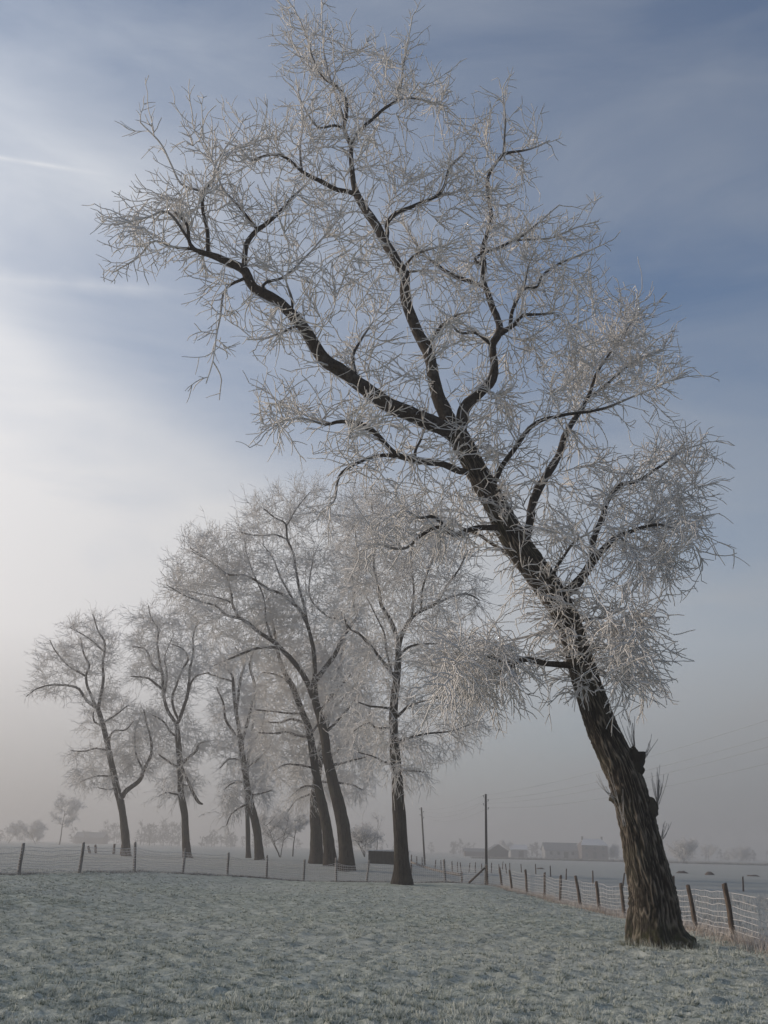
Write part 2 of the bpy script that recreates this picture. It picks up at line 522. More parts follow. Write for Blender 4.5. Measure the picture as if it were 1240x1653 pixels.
def blades(name, X, Y, h, w, mat, label, lean=0.45, base_lift=0.0):
    n = len(X)
    Z = terrain(X, Y) + lumps(X, Y) - 0.006 + base_lift
    a = rng.uniform(0, 2 * np.pi, n); dx, dy = np.cos(a) * w / 2, np.sin(a) * w / 2
    la = rng.uniform(0, 2 * np.pi, n); ll = h * lean * rng.uniform(0.1, 1.3, n)
    P0 = np.stack([X - dx, Y - dy, Z], 1); P1 = np.stack([X + dx, Y + dy, Z], 1)
    P2 = np.stack([X + np.cos(la) * ll, Y + np.sin(la) * ll, Z + h], 1)
    V = np.stack([P0, P1, P2], 1).reshape(-1, 3)
    T = np.arange(3 * n).reshape(-1, 3)
    tip = np.tile([0.0, 0.0, 1.0], n)
    o = obj(name, mesh_from(name, V, [T], mat, False, {'tip': tip}))
    return tag(o, label, 'grass', kind='stuff')


def field_grass():
    nt, nb = 64000, 7
    r = np.exp(rng.uniform(math.log(8.6), math.log(46), nt)); a = rng.uniform(-0.48, 0.48, nt)
    X, Y = np.sin(a) * r, np.cos(a) * r
    g = pnoise(X * 1.7, Y * 2.2, 11.0) + 0.6 * pnoise(X * 5, Y * 6, 12.0) + 8 * (lumps(X, Y) - 0.03)
    keep = (rng.uniform(-1.3, 0.5, nt) < g) & (X < 7.2) & (np.hypot(X - 5.33, Y - 20) > 0.6)
    X, Y, r, g = X[keep], Y[keep], r[keep], g[keep]; n = len(X)
    sc = np.maximum(1, r / 20) ** 0.8
    hx = (0.036 + 0.046 * np.clip(g + 0.3, 0, 1.2)) * rng.uniform(0.6, 1.4, n)
    ca = rng.uniform(0, 6.28, (n, nb)); cr = rng.uniform(0, 1, (n, nb)) ** 0.6
    X0 = (X[:, None] + np.cos(ca) * cr * 0.018 * sc[:, None]).ravel(); Y0 = (Y[:, None] + np.sin(ca) * cr * 0.018 * sc[:, None]).ravel()
    h = (hx[:, None] * rng.uniform(0.5, 1.25, (n, nb))).ravel(); out = cr.ravel() * h * rng.uniform(0.3, 1.4, n * nb) + 0.01
    h = np.where(rng.uniform(0, 1, n * nb) < 0.012, h * 1.9, h)
    w = 0.0095 * np.repeat(sc, nb); wa = rng.uniform(0, 6.28, n * nb); dx, dy = np.cos(wa) * w / 2, np.sin(wa) * w / 2
    Z = np.repeat(terrain(X, Y) + lumps(X, Y), nb) - 0.008
    V = np.stack([np.stack([X0 - dx, Y0 - dy, Z], 1), np.stack([X0 + dx, Y0 + dy, Z], 1),
                  np.stack([X0 + np.cos(ca.ravel()) * out, Y0 + np.sin(ca.ravel()) * out, Z + h], 1)], 1).reshape(-1, 3)
    o = obj('grass', mesh_from('grass', V, [np.arange(3 * n * nb).reshape(-1, 3)], M_BLADE, False, {'tip': np.tile([0.0, 0.0, 1.0], n * nb)}))
    tag(o, 'short frosted grass tufts covering the whole near meadow', 'grass', kind='stuff')


field_grass()

# ------------------------------------------------------------------ trees


class Tree:
    def __init__(s, Y0, step):
        s.Y0 = Y0; s.step = step; s.limbs = []
        s.ix = np.zeros((0, 2)); s.iy = np.zeros(0); s.pos = np.zeros((0, 3)); s.dir = np.zeros((0, 3)); s.rad = np.zeros(0); s.src = np.zeros(0, int)

    def push(s, P, R, src):
        d = np.gradient(P, axis=0); s.pos = np.vstack([s.pos, P]); s.dir = np.vstack([s.dir, nrm(d)])
        s.rad = np.concatenate([s.rad, R]); s.src = np.concatenate([s.src, np.full(len(P), src)])
        x, y = proj(P); s.ix = np.vstack([s.ix, np.c_[x, y]]); s.iy = np.concatenate([s.iy, P[:, 1]])

    def limb(s, pts, dy=0.0):
        """pts: (px, py, width px) along the limb; dy: metres the tip lies behind (+) or before (-) its foot"""
        pts = np.asarray(pts, float); first = len(s.limbs) == 0
        seg = np.concatenate([[0], np.cumsum(np.hypot(*np.diff(pts[:, :2], axis=0).T))]); seg /= seg[-1]
        if first: Ys = s.Y0 + dy * seg ** 1.3
        else:
            k = np.argmin(np.hypot(s.ix[:, 0] - pts[0, 0], s.ix[:, 1] - pts[0, 1]))
            Ys = s.iy[k] + dy * seg ** 0.9
        P = np.array([at(x, y, Y) for (x, y, _), Y in zip(pts, Ys)])
        R = pts[:, 2] / 2 * depth(P) / FPX
        if not first:
            P = np.vstack([s.pos[k], P]) if np.linalg.norm(P[0] - s.pos[k]) > 0.05 else P
            R = np.concatenate([[R[0]], R]) if len(P) > len(R) else R
        P, R = resample(P, R, s.step)
        n = len(P)
        if not first and n > 3:     # small natural kinks
            q = np.linspace(0, n * s.step, n); sd_ = rng.uniform(0, 99)
            amp = np.minimum(R * 0.9, s.step * 0.35) * np.sin(np.linspace(0, np.pi, n)) ** 0.5
            for ax in range(3): P[:, ax] += amp * pnoise(q * 1.7 / max(s.step / 0.12, 1), sd_, ax * 9.1)
        s.limbs.append((P, R)); s.push(P, R, len(s.limbs) - 1)

    def fill(s, polys, ntarget, spread, trop, rmax=0.2, maxlen=3.0, seed=1, margin=0.0, back=0.0):
        """branches that reach evenly into the crown outline"""
        g = np.random.default_rng(seed)
        T = []
        for poly, share in polys:
            poly = np.asarray(poly, float); k = int(ntarget * share); got = 0
            while got < k:
                x = g.uniform(poly[:, 0].min(), poly[:, 0].max(), 4 * k); y = g.uniform(poly[:, 1].min(), poly[:, 1].max(), 4 * k)
                ok = inside(poly, x, y)
                if margin:
                    for q_ in range(8): ok &= inside(poly, x + margin * math.cos(q_ * 0.785), y + margin * math.sin(q_ * 0.785))
                x, y = x[ok][:k - got], y[ok][:k - got]
                for a, b in zip(x, y):
                    nn = np.hypot(s.ix[:, 0] - a, s.ix[:, 1] - b) + 400 * (s.rad > rmax)
                    i = np.argmin(nn + g.uniform(0, 25, len(nn)))
                    T.append(at(a, b, s.iy[i] + (g.normal() + back) * spread))
                got += len(x)
        T = np.array(T)
        D = np.array([np.min(np.linalg.norm(s.pos[s.rad < rmax] - t, axis=1)) for t in T])
        s.branches = []
        cap = len(s.pos) + len(T) * 40
        pos = np.zeros((cap, 3)); dr = np.zeros((cap, 3)); rad = np.zeros(cap); n = len(s.pos)
        pos[:n], dr[:n], rad[:n] = s.pos, s.dir, s.rad
        for i in np.argsort(D):
            t = T[i]; v = t - pos[:n]; L = np.linalg.norm(v, axis=1) + 1e-6
            c = np.sum(v * dr[:n], 1) / L
            cost = L * (1 + 0.9 * (1 - c)) + 3.0 * (rad[:n] > rmax) + 0.5 * (L < s.step)
            k = np.argmin(cost); Lk = L[k]
            if Lk > maxlen or Lk < s.step * 0.8: continue
            u = v[k] / Lk; tr = trop(t[None])[0]
            t0 = nrm(dr[k] * 0.55 + u * 0.8 + g.normal(size=3) * 0.25); t1 = nrm(u + np.array([0, 0, tr]) + g.normal(size=3) * 0.2)
            m_ = int(np.clip(round(Lk / s.step), 3, 30)) + 1
            q = np.linspace(0, 1, m_)[:, None]
            b0, b1, b2, b3 = pos[k], pos[k] + t0 * Lk * 0.4, t - t1 * Lk * 0.35, t
            P = (1 - q) ** 3 * b0 + 3 * q * (1 - q) ** 2 * b1 + 3 * q * q * (1 - q) * b2 + q ** 3 * b3
            P[1:-1] += g.normal(size=(m_ - 2, 3)) * s.step * 0.10
            r0 = min(rad[k] * 0.8, 0.013 + 0.011 * Lk); R = np.linspace(r0, s.tip, m_); R = np.maximum(R, s.tip * 0.9)
            s.branches.append((P, R))
            d = nrm(np.gradient(P, axis=0))
            pos[n:n + m_ - 1], dr[n:n + m_ - 1], rad[n:n + m_ - 1] = P[1:], d[1:], R[1:]; n += m_ - 1
        s.npos, s.ndir, s.nrad = pos[:n], dr[:n], rad[:n]


def spawn(g, pos, dr, per, L, K, r0, r1, trop, angle=(30, 70), wander=0.11, curl=0.22, trop_gain=0.22):
    """twigs: returns P (B,K,3), R (B,K)"""
    idx = np.repeat(np.arange(len(pos)), per) if np.isscalar(per) else np.repeat(np.arange(len(pos)), per)
    p, d = pos[idx], dr[idx]; B = len(p)
    a = np.radians(g.uniform(angle[0], angle[1], B))[:, None]
    q = nrm(np.cross(d, g.normal(size=(B, 3))))
    d = nrm(d * np.cos(a) + q * np.sin(a))
    tz = trop(p)[:, None] * np.array([0, 0, 1.0])
    Ls = g.uniform(L[0], L[1], B) ** 1.0; st = (Ls / (K - 1))[:, None]
    cv = nrm(np.cross(d, g.normal(size=(B, 3)))) * curl; ph = g.uniform(0, 6.28, B)[:, None]; fr = g.uniform(0.5, 1.4, B)[:, None]
    Ps = [p]
    for k in range(1, K):
        d = nrm(d + cv * np.cos(ph + fr * k) + g.normal(size=(B, 3)) * wander + tz * trop_gain * 5.0 / K)
        p = p + d * st; Ps.append(p)
    R = np.linspace(1, 0, K)[None] * (r0 - r1) + r1
    R = np.broadcast_to(R, (B, K)) * g.uniform(0.8, 1.2, (B, 1))
    return np.stack(Ps, 1), R


def frost_of(R):
    return np.clip(1.0 - sstep((R - 0.0165) / 0.016), 0.0, 1) * 0.98


class Crown:
    def __init__(s): s.V = []; s.Q = []; s.A = []; s.n = 0

    def add(s, P, R, sides, frost=None):
        V, Q = tubes(P, R, sides); s.V.append(V); s.Q.append(Q + s.n); s.n += len(V)
        s.A.append(np.repeat(frost_of(R).reshape(-1), sides) if frost is None else np.full(len(V), frost))

    def mesh(s, name, org):
        return mesh_from(name, np.concatenate(s.V) - org, [np.concatenate(s.Q)], M_TWIG, True, {'frost': np.concatenate(s.A)})


def limb_mesh(P, R, org, sides, mat, name):
    V, Q = tubes(P[None], R[None], sides)
    n = len(P); rr = np.repeat(R, sides)
    c = np.repeat(P, sides, 0); q = V - c
    bumpn = pnoise(V[:, 0] * 9, V[:, 1] * 9, V[:, 2] * 6) * 0.10 + pnoise(V[:, 0] * 3, V[:, 1] * 3, V[:, 2] * 2.2) * 0.10
    V = c + q * (1 + bumpn)[:, None]
    V = np.vstack([V, P[-1] + (P[-1] - P[-2]) * 0.3])
    tip = np.arange(sides) + (n - 1) * sides
    T = np.c_[tip, np.roll(tip, -1), np.full(sides, len(V) - 1)]
    A = np.concatenate([frost_of(rr), [frost_of(R[-1:])[0]]])
    return mesh_from(name, V - org, [Q, T], mat, True, {'frost': A})


def build_tree(t, name, label, trop, twig_a, twig_b, seed, trunk_mesh=None, group=None, sides=8, extra=None):
    g = np.random.default_rng(seed)
    org = t.limbs[0][0][0].copy(); org[2] = ground_z(org[0], org[1])
    root = empty(name, org, label, 'tree', group)
    P, R = t.limbs[0]
    if trunk_mesh is None:
        P0 = P.copy(); P0[0, 2] = org[2] - 0.15
        s_ = np.linalg.norm(P - P[0], axis=1); R0 = R * (1 + 0.5 * np.exp(-s_ / 0.5))
        V, Q = tubes(P0[None], R0[None], 18)
        c = np.repeat(P0, 18, 0); q = V - c
        V = c + q * (1 + 0.10 * pnoise(V[:, 0] * 3, V[:, 1] * 3, V[:, 2] * 1.1) + 0.07 * pnoise(V[:, 0] * 9, V[:, 1] * 9, V[:, 2] * 1.5))[:, None]
        me = mesh_from('trunk', V - org, [Q], M_BARK2)
    else: me = trunk_mesh(P, R, org)
    obj('trunk', me, root)
    for P, R in t.limbs[1:]:
        obj('limb', limb_mesh(P, R, org, sides, M_TWIG, 'limb'), root)
    c = Crown()
    byn = {}
    for P, R in t.branches: byn.setdefault(len(P), []).append((P, R))
    for k, l in byn.items(): c.add(np.array([p for p, _ in l]), np.array([r for _, r in l]), sides // 2)
    ok = t.nrad < twig_a.get('rmax', 0.075)
    pos, dr = t.npos[ok], t.ndir[ok]
    per = g.poisson(twig_a['per'], len(pos))
    A, RA = spawn(g, pos, dr, per, twig_a['L'], twig_a['K'], twig_a['r'] * 1.05, twig_a['r'] * 0.6, trop, trop_gain=twig_a.get('tg', 0.22), curl=twig_a.get('curl', .22))
    if extra is not None:
        for EP, ER in extra(g): c.add(EP, ER, 3); A = np.concatenate([A, EP[:, :twig_a['K']]]) if EP.shape[1] == twig_a['K'] else A
    if extra is None or True: c.add(A[:len(RA)], RA, 3)
    bp = A[:, 1:].reshape(-1, 3); bd = nrm(A[:, 1:] - A[:, :-1]).reshape(-1, 3)
    per = g.poisson(twig_b['per'], len(bp))
    B, RB = spawn(g, bp, bd, per, twig_b['L'], twig_b['K'], twig_b['r'], twig_b['r'] * 0.6, trop, angle=(25, 65), trop_gain=twig_b.get('tg', 0.2), curl=.28, wander=0.11)
    c.add(B, RB, 3)
    obj('crown', c.mesh('crown', org), root)
    print(name, 'branches', len(t.branches), 'twigs', len(A), len(B))
    return root, org


# --- the big leaning tree ------------------------------------------------
mt_ = Tree(20.0, 0.13); mt_.tip = 0.013
MAIN = [
    ([(1068, 1530, 84), (1062, 1505, 79), (1055, 1447, 72), (1042, 1390, 65), (1030, 1335, 59), (1011, 1261, 55), (977, 1187, 50), (958, 1135, 46),
      (942, 1085, 43), (926, 1030, 40), (908, 985, 41), (882, 945, 44), (851, 901, 44), (825, 862, 42), (804, 822, 38), (787, 792, 36), (768, 757, 35), (752, 726, 35), (738, 700, 33)], 0.0),
    ([(738, 703, 28), (719, 693, 27), (686, 678, 26), (638, 658, 25), (602, 637, 24), (561, 606, 23), (529, 583, 22), (505, 550, 20), (485, 521, 19), (460, 497, 18), (432, 477, 17),
      (407, 462, 16), (393, 438, 15), (368, 424, 13), (343, 412, 11), (315, 404, 8), (305, 388, 6), (303, 364, 5), (283, 343, 4)], -2.2),
    ([(736, 700, 24), (719, 667, 24), (707, 639, 22), (700, 610, 20), (690, 565, 19), (669, 525, 18), (655, 485, 17), (653, 444, 16), (637, 416, 15), (617, 384, 15), (597, 348, 14), (577, 315, 12),
      (571, 299, 9), (567, 267, 8), (566, 239, 7), (556, 204, 6), (560, 169, 5), (545, 141, 5), (521, 125, 4), (505, 93, 3.5), (493, 52, 3), (473, 10, 2)], 0.6),
    ([(742, 698, 22), (746, 680, 20), (751, 659, 20), (775, 634, 17), (796, 612, 15), (798, 585, 13), (796, 557, 13), (807, 537, 12), (802, 513, 11), (792, 485, 10), (782, 460, 9), (780, 432, 9),
      (780, 400, 8), (788, 372, 7), (792, 340, 6.5), (786, 299, 6), (796, 271, 5), (815, 249, 5), (855, 241, 3), (887, 227, 2.5)], 1.8),
    # from the left limb
    ([(394, 436, 9), (396, 412, 9), (402, 392, 8.5), (416, 372, 8), (432, 360, 7), (448, 345, 6), (472, 319, 4), (493, 299, 3)], 0.8),
    ([(416, 372, 6), (400, 352, 5), (380, 327, 4), (360, 303, 3.5), (352, 275, 3), (363, 243, 2.5)], -0.6),
    ([(336, 409, 7), (335, 392, 6.5), (333, 368, 6), (329, 335, 5.5), (331, 307, 4.5), (343, 291, 4), (347, 267, 3), (364, 239, 2.5)], 0.5),
    ([(331, 309, 4), (311, 305, 4), (291, 295, 3.5), (275, 263, 3), (259, 231, 3), (227, 198, 2.3)], -0.7),
    ([(305, 388, 5), (271, 342, 4), (240, 350, 3.2), (210, 358, 3), (185, 364, 2)], -0.5),
    ([(312, 402, 5), (278, 398, 4), (247, 390, 3.4), (222, 416, 3), (182, 440, 2.2)], 0.4),
    ([(424, 470, 6), (428, 456, 5), (460, 446, 4), (493, 416, 3.5), (521, 384, 3), (553, 347, 2.4)], 0.9),
    ([(470, 503, 5), (472, 490, 4.5), (468, 472, 4), (462, 452, 3), (468, 425, 2.5)], -0.7),
    ([(488, 525, 5), (472, 529, 4.5), (432, 545, 3.4), (400, 548, 2.5)], -0.6),
    ([(398, 448, 5.5), (372, 460, 4.5), (360, 476, 4), (355, 513, 3.4), (349, 545, 3), (343, 585, 2.5), (333, 618, 2)], -0.4),
    ([(575, 615, 6), (573, 602, 5.5), (571, 573, 5), (585, 545, 4), (601, 521, 3)], 0.8),
    # from the middle limb
    ([(567, 240, 6), (573, 222, 6), (590, 204, 5.5), (618, 177, 5), (646, 161, 4), (680, 161, 3), (722, 172, 2.3)], 0.9),
    ([(640, 165, 4), (648, 135, 3.2), (652, 101, 3), (660, 60, 2.4), (666, 26, 2)], -0.4),
    ([(554, 206, 4.5), (541, 202, 4), (513, 204, 3.4), (488, 168, 2.8), (478, 130, 2.4)], -0.8),
    ([(556, 196, 4), (545, 160, 3.4), (528, 110, 3), (521, 60, 2.5), (519, 4, 2)], 0.7),
    ([(577, 315, 9), (562, 309, 8), (541, 305, 7.5), (513, 291, 7), (489, 279, 6), (469, 259, 4.5), (448, 249, 4), (424, 253, 4), (404, 259, 3.3), (388, 239, 3), (364, 231, 2.4)], -1.0),
    ([(488, 278, 4), (484, 240, 3.3), (488, 205, 2.8), (486, 172, 2.3)], 0.5),
    ([(622, 392, 8), (625, 376, 7.5), (625, 360, 7), (641, 343, 7), (669, 331, 6), (702, 319, 5), (718, 299, 4.4), (726, 271, 4), (750, 247, 3)], -0.8),
    ([(700, 320, 4), (730, 311, 3.4), (758, 303, 2.6)], 0.6),
    ([(650, 436, 5), (661, 421, 4.5), (677, 408, 4), (710, 398, 3), (740, 390, 2.4)], -0.9),
    ([(654, 440, 5), (668, 438, 4), (694, 436, 3), (725, 446, 2.4)], -0.9),
    ([(688, 556, 6.5), (698, 549, 5.5), (714, 525, 5), (738, 509, 4), (766, 503, 3)], -0.8),
    # from the right limb
    ([(806, 540, 10), (819, 531, 9), (831, 523, 7), (843, 511, 6), (871, 507, 4.4), (895, 505, 3)], -0.7),
    ([(824, 526, 7), (826, 512, 6.5), (830, 495, 6), (843, 469, 5), (868, 463, 4.4), (874, 447, 4), (899, 428, 4), (935, 412, 3), (970, 396, 2.3)], 0.6),
    ([(845, 467, 4), (851, 436, 3.4), (865, 400, 2.6)], -0.5),
    ([(783, 463, 7.5), (772, 459, 7), (758, 454, 6.5), (730, 444, 6), (698, 424, 5), (673, 396, 4), (653, 364, 3)], 0.8),
    ([(780, 428, 5), (766, 420, 4.5), (776, 411, 5), (806, 400, 5), (835, 386, 4), (863, 364, 3.3), (903, 331, 2.4)], 0.7),
    ([(835, 388, 3.6), (891, 384, 3), (930, 368, 2.6), (966, 357, 2.2)], -0.4),
    ([(812, 252, 4), (814, 220, 3.3), (815, 190, 3), (811, 145, 2.3)], -0.3),
    ([(797, 560, 7), (788, 553, 6), (766, 537, 5), (742, 537, 4), (726, 521, 3)], -0.6),
    # right-hand side, lower
    ([(848, 872, 15), (856, 840, 14), (862, 803, 14), (881, 771, 13), (901, 735, 12), (913, 702, 11), (927, 678, 9), (950, 642, 7), (960, 610, 5), (985, 570, 4), (1020, 520, 3), (1030, 470, 2.2)], 2.2),
    ([(792, 792, 9), (809, 755, 8.5), (829, 727, 8), (849, 698, 7.5), (873, 678, 6.5), (901, 672, 5.5), (930, 668, 5), (966, 662, 4.4), (998, 650, 4), (1038, 634, 3.3), (1075, 618, 2.6), (1109, 601, 2)], -1.4),
    ([(945, 648, 5), (985, 615, 4), (1030, 580, 3.2), (1075, 565, 2.4)], 1.0),
    ([(905, 962, 17), (920, 952, 16.5), (938, 933, 16), (958, 905, 14), (975, 886, 11), (995, 869, 8.5), (1023, 856, 6.5), (1055, 848, 5), (1083, 852, 4), (1107, 865, 3), (1130, 890, 2.2)], -1.0),
    ([(956, 905, 11), (956, 881, 10), (962, 860, 9.5), (974, 832, 9), (984, 803, 8), (1002, 783, 7), (1030, 775, 5.5), (1063, 755, 4.4), (1103, 727, 3.3), (1145, 713, 2.3)], 1.2),
    ([(1045, 850, 4.4), (1063, 822, 3.6), (1090, 800, 3), (1130, 785, 2.4)], 0.8),
    ([(1000, 866, 4.4), (1020, 885, 3.6), (1032, 910, 3), (1050, 940, 2.3)], -0.8),
    ([(893, 935, 6), (896, 918, 5.5), (910, 897, 5), (930, 873, 4), (952, 860, 3)], -1.0),
    ([(925, 1003, 6), (938, 1002, 5), (970, 997, 4), (1005, 1005, 3), (1040, 1020, 2.3)], -0.9),
    ([(935, 1048, 6), (950, 1046, 5), (995, 1050, 3.6), (1030, 1075, 3), (1055, 1110, 2.3)], 0.9),
    ([(945, 1078, 5), (975, 1085, 4), (1010, 1100, 3), (1040, 1130, 2.4)], -1.0),
    # left-hand side, lower
    ([(764, 760, 12), (743, 760, 11), (711, 749, 11), (670, 744, 11), (642, 735, 10), (622, 715, 9), (602, 695, 8.5), (578, 683, 8), (549, 681, 6), (525, 685, 4.5), (489, 675, 3.5), (452, 681, 2.6), (420, 690, 2.2)], -1.6),
    ([(645, 737, 7), (614, 735, 6), (586, 744, 5.5), (557, 760, 5), (545, 780, 4.4), (539, 808, 3.4), (513, 836, 2.4)], -0.9),
    ([(672, 744, 6), (670, 731, 5), (680, 707, 4), (690, 680, 3)], 0.7),
    ([(535, 684, 4), (497, 672, 3.4), (465, 655, 3), (428, 650, 2.3)], 0.7),
    ([(815, 852, 10), (797, 852, 9.5), (767, 852, 9), (735, 862, 8), (719, 848, 6.5), (699, 834, 5.5), (678, 836, 4.4), (650, 825, 3.4), (620, 838, 2.6)], -1.6),
    ([(733, 860, 6), (707, 850, 5.5), (682, 864, 5), (658, 883, 4.4), (634, 885, 4), (606, 877, 3), (580, 890, 2.4)], -0.6),
    ([(832, 897, 8), (817, 892, 7), (799, 879, 6), (767, 860, 5), (740, 850, 3.5)], 1.0),
    ([(928, 1075, 11), (910, 1074, 10.5), (882, 1070, 9.5), (849, 1066, 8.5), (825, 1074, 7), (797, 1062, 5.5), (769, 1055, 4), (735, 1062, 3), (705, 1085, 2.4)], -1.2),
    ([(833, 1074, 5), (805, 1086, 4.4), (781, 1096, 4), (760, 1110, 3), (735, 1140, 2.3)], 0.6),
    ([(900, 1012, 5), (872, 1022, 4.4), (842, 1030, 3.6), (806, 1036, 2.8), (775, 1040, 2.3)], 0.8),
]
for pts, dy in MAIN: mt_.limb(pts, dy)
main_outline = [(473, 12), (520, 5), (560, 40), (620, 55), (664, 32), (690, 95), (750, 128), (755, 185), (805, 130), (845, 155), (890, 210), (893, 250), (865, 305), (930, 335), (960, 365),
                (988, 402), (995, 440), (1025, 465), (1055, 525), (1085, 555), (1103, 602), (1093, 635), (1040, 655), (1000, 690), (1030, 715), (1105, 690), (1155, 708), (1155, 760), (1160, 830),
                (1143, 885), (1105, 925), (1078, 950), (1040, 955), (1052, 1000), (1060, 1080), (1062, 1135), (1010, 1135), (975, 1100), (950, 1090), (900, 1110), (855, 1110), (790, 1130), (745, 1150), (700, 1130),
                (700, 1060), (755, 1025), (830, 1018), (850, 960), (838, 920), (790, 895), (750, 905), (700, 900), (640, 910), (590, 905), (565, 860), (600, 780), (560, 790), (510, 780), (540, 715),
                (480, 735), (440, 730), (395, 705), (395, 655), (450, 595), (500, 605), (430, 560), (370, 560), (345, 590), (332, 560), (342, 490), (290, 440), (232, 440), (195, 432), (175, 380), (205, 305),
                (245, 290), (228, 205), (330, 168), (420, 158), (448, 85), (432, 20)]


def trop_main(P):
    z = P[:, 2]; v = np.interp(z, [3.5, 6.0, 8.2, 10.2, 12.5, 16, 21], [-1.0, -0.8, -0.42, -0.12, 0.05, 0.25, 0.5])
    ix, _ = proj(P)
    right = sstep((ix - 850) / 120)
    return v * (1 - right) + np.where(v < 0, v * np.interp(z, [5.5, 7.5], [0.85, 0.42]) + 0.03, v) * right


mt_.fill([(main_outline, 1.0), ([(930, 970), (1055, 960), (1065, 1125), (960, 1100)], 0.04),
          ([(560, 790), (760, 830), (740, 900), (580, 900)], 0.02), ([(685, 1040), (760, 1010), (880, 1030), (850, 1120), (700, 1160)], 0.15), ([(940, 950), (1065, 960), (1068, 1140), (980, 1130)], 0.08), ([(900, 520), (1040, 480), (1108, 600), (1030, 660), (900, 670)], 0.10), ([(960, 800), (1040, 710), (1150, 700), (1160, 840), (1090, 950), (980, 930)], 0.12)], 600, 0.75, trop_main, 0.16, 3.0, 11, 24)


def main_trunk(P, R, org):
    Pf, Rf = resample(P, R, 0.028)
    S = 170
    s_ = np.concatenate([[0], np.cumsum(np.linalg.norm(np.diff(Pf, axis=0), axis=1))])
    Rf = Rf * (1 + 0.16 * np.exp(-s_ / 0.28))
    V, Q = tubes(Pf[None], Rf[None], S)
    c = np.repeat(Pf, S, 0); q = nrm(V - c); sl = np.repeat(s_, S); rr = np.repeat(Rf, S)
    u = q * 0.45
    wa = pnoise(q[:, 0] * 1.4, q[:, 1] * 1.4 + q[:, 2], sl * 1.1) * 0.10
    nx, ny, nz = u[:, 0] * 13 + wa * 14, u[:, 1] * 13 + u[:, 2] * 13, sl * 1.7
    n1 = pnoise(nx, ny, nz); n2 = pnoise(nx * 1.9 + 7, ny * 1.9, nz * 1.7)
    ridge = np.clip(1 - np.abs(n1) * 6.0, 0, 1) * 1.0 + np.clip(1 - np.abs(n2) * 6.0, 0, 1) * 0.30
    ridge = np.clip(ridge, 0, 1)
    amp = np.interp(sl, [0, 2.5, 6, 10, 16], [0.030, 0.028, 0.019, 0.012, 0.008])
    flute = pnoise(q[:, 0] * 2.0, q[:, 1] * 2.0 + q[:, 2] * 2, sl * 0.25 + 5) * np.interp(sl, [0, 0.9, 3], [0.14, 0.07, 0.03])
    burl = 0
    dd = ridge * amp + flute * rr / 0.45 + 0.012 * pnoise(V[:, 0] * 16, V[:, 1] * 16, V[:, 2] * 9)
    root = 0.22 * np.exp(-sl / 0.18) * (0.35 + 0.9 * np.clip(pnoise(q[:, 0] * 1.7, q[:, 1] * 1.7, 2.2), 0, 1))
    V = V + q * (dd + root - amp * 0.4)[:, None]
    V[:S, 2] = org[2] - 0.2
    moss = np.exp(-sl / 0.28) * 0.9
    tip = np.arange(S) + (len(Pf) - 1) * S
    V = np.vstack([V, Pf[-1] + (Pf[-1] - Pf[-2])])
    T = np.c_[tip, np.roll(tip, -1), np.full(S, len(V) - 1)]
    return mesh_from('trunk', V - org, [Q, T], M_BARK, True, {'ridge': np.append(ridge, 0.2), 'moss': np.append(moss, 0)})


def main_extra(g):
    """water shoots bursting from the trunk between 4 and 8 m"""
    P, R = mt_.limbs[0]
    out = []
    zsel = (P[:, 2] > 4.1) & (P[:, 2] < 8.0)
    idx = g.choice(np.where(zsel)[0], 320)
    wts = np.exp(-((P[idx, 2] - 6.0) / 1.1) ** 2); idx = idx[g.uniform(0, 1, len(idx)) < wts + 0.08]
    n = len(idx); a = g.uniform(0, 2 * np.pi, n)
    q = np.c_[np.cos(a), np.sin(a), np.zeros(n)]
    # mostly towards the viewer's side and left
    q = nrm(q + np.array([-0.25, -0.45, 0.0]))
    pos = P[idx] + q * R[idx][:, None] * 0.85
    EP, ER = spawn(g, pos, nrm(q + [0, 0, 0.5]), 1, (0.4, 1.05), 7, 0.0145, 0.0105, lambda p: np.full(len(p), -0.75), (5, 40), 0.14, 0.2, 0.26)
    out.append((EP, ER))
    # sparse shoots along the upper trunk
    zsel = np.where((P[:, 2] > 8.0) & (P[:, 2] < 11.2))[0]; idx = g.choice(zsel, 60)
    a = g.uniform(0, 2 * np.pi, 60); q = nrm(np.c_[np.cos(a), np.sin(a) - 0.4, np.zeros(60)])
    EP, ER = spawn(g, P[idx] + q * R[idx][:, None] * 0.85, q, 1, (0.4, 0.9), 7, 0.013, 0.010, lambda p: np.full(len(p), -0.35), (5, 50), 0.14, 0.25, 0.2)
    out.append((EP, ER))
    return out


main_root, main_org = build_tree(mt_, 'leaning_tree', 'tall leaning frost-covered tree with ridged bark, nearest of all the trees', trop_main,
                                 dict(per=0.92, L=(0.35, 1.05), K=7, r=0.0142, tg=0.16, rmax=0.06, curl=0.22), dict(per=0.62, L=(0.12, 0.42), K=4, r=0.0115, tg=0.12), 5, main_trunk, sides=10, extra=main_extra)


def shoots(mb, p, n, up, L, spread, g, r=0.0065):
    for _ in range(n):
        d = nrm(np.asarray(up, float) + g.normal(size=3) * spread); l = g.uniform(0.5, 1.0) * L
        q = [p + g.normal(size=3) * 0.03]
        for k in range(5): d = nrm(d + np.array([0, 0, 0.18]) + g.normal(size=3) * 0.07); q.append(q[-1] + d * l / 5)
        mb.tube(q, np.linspace(r, r * 0.6, 6), 4, a=0.55)


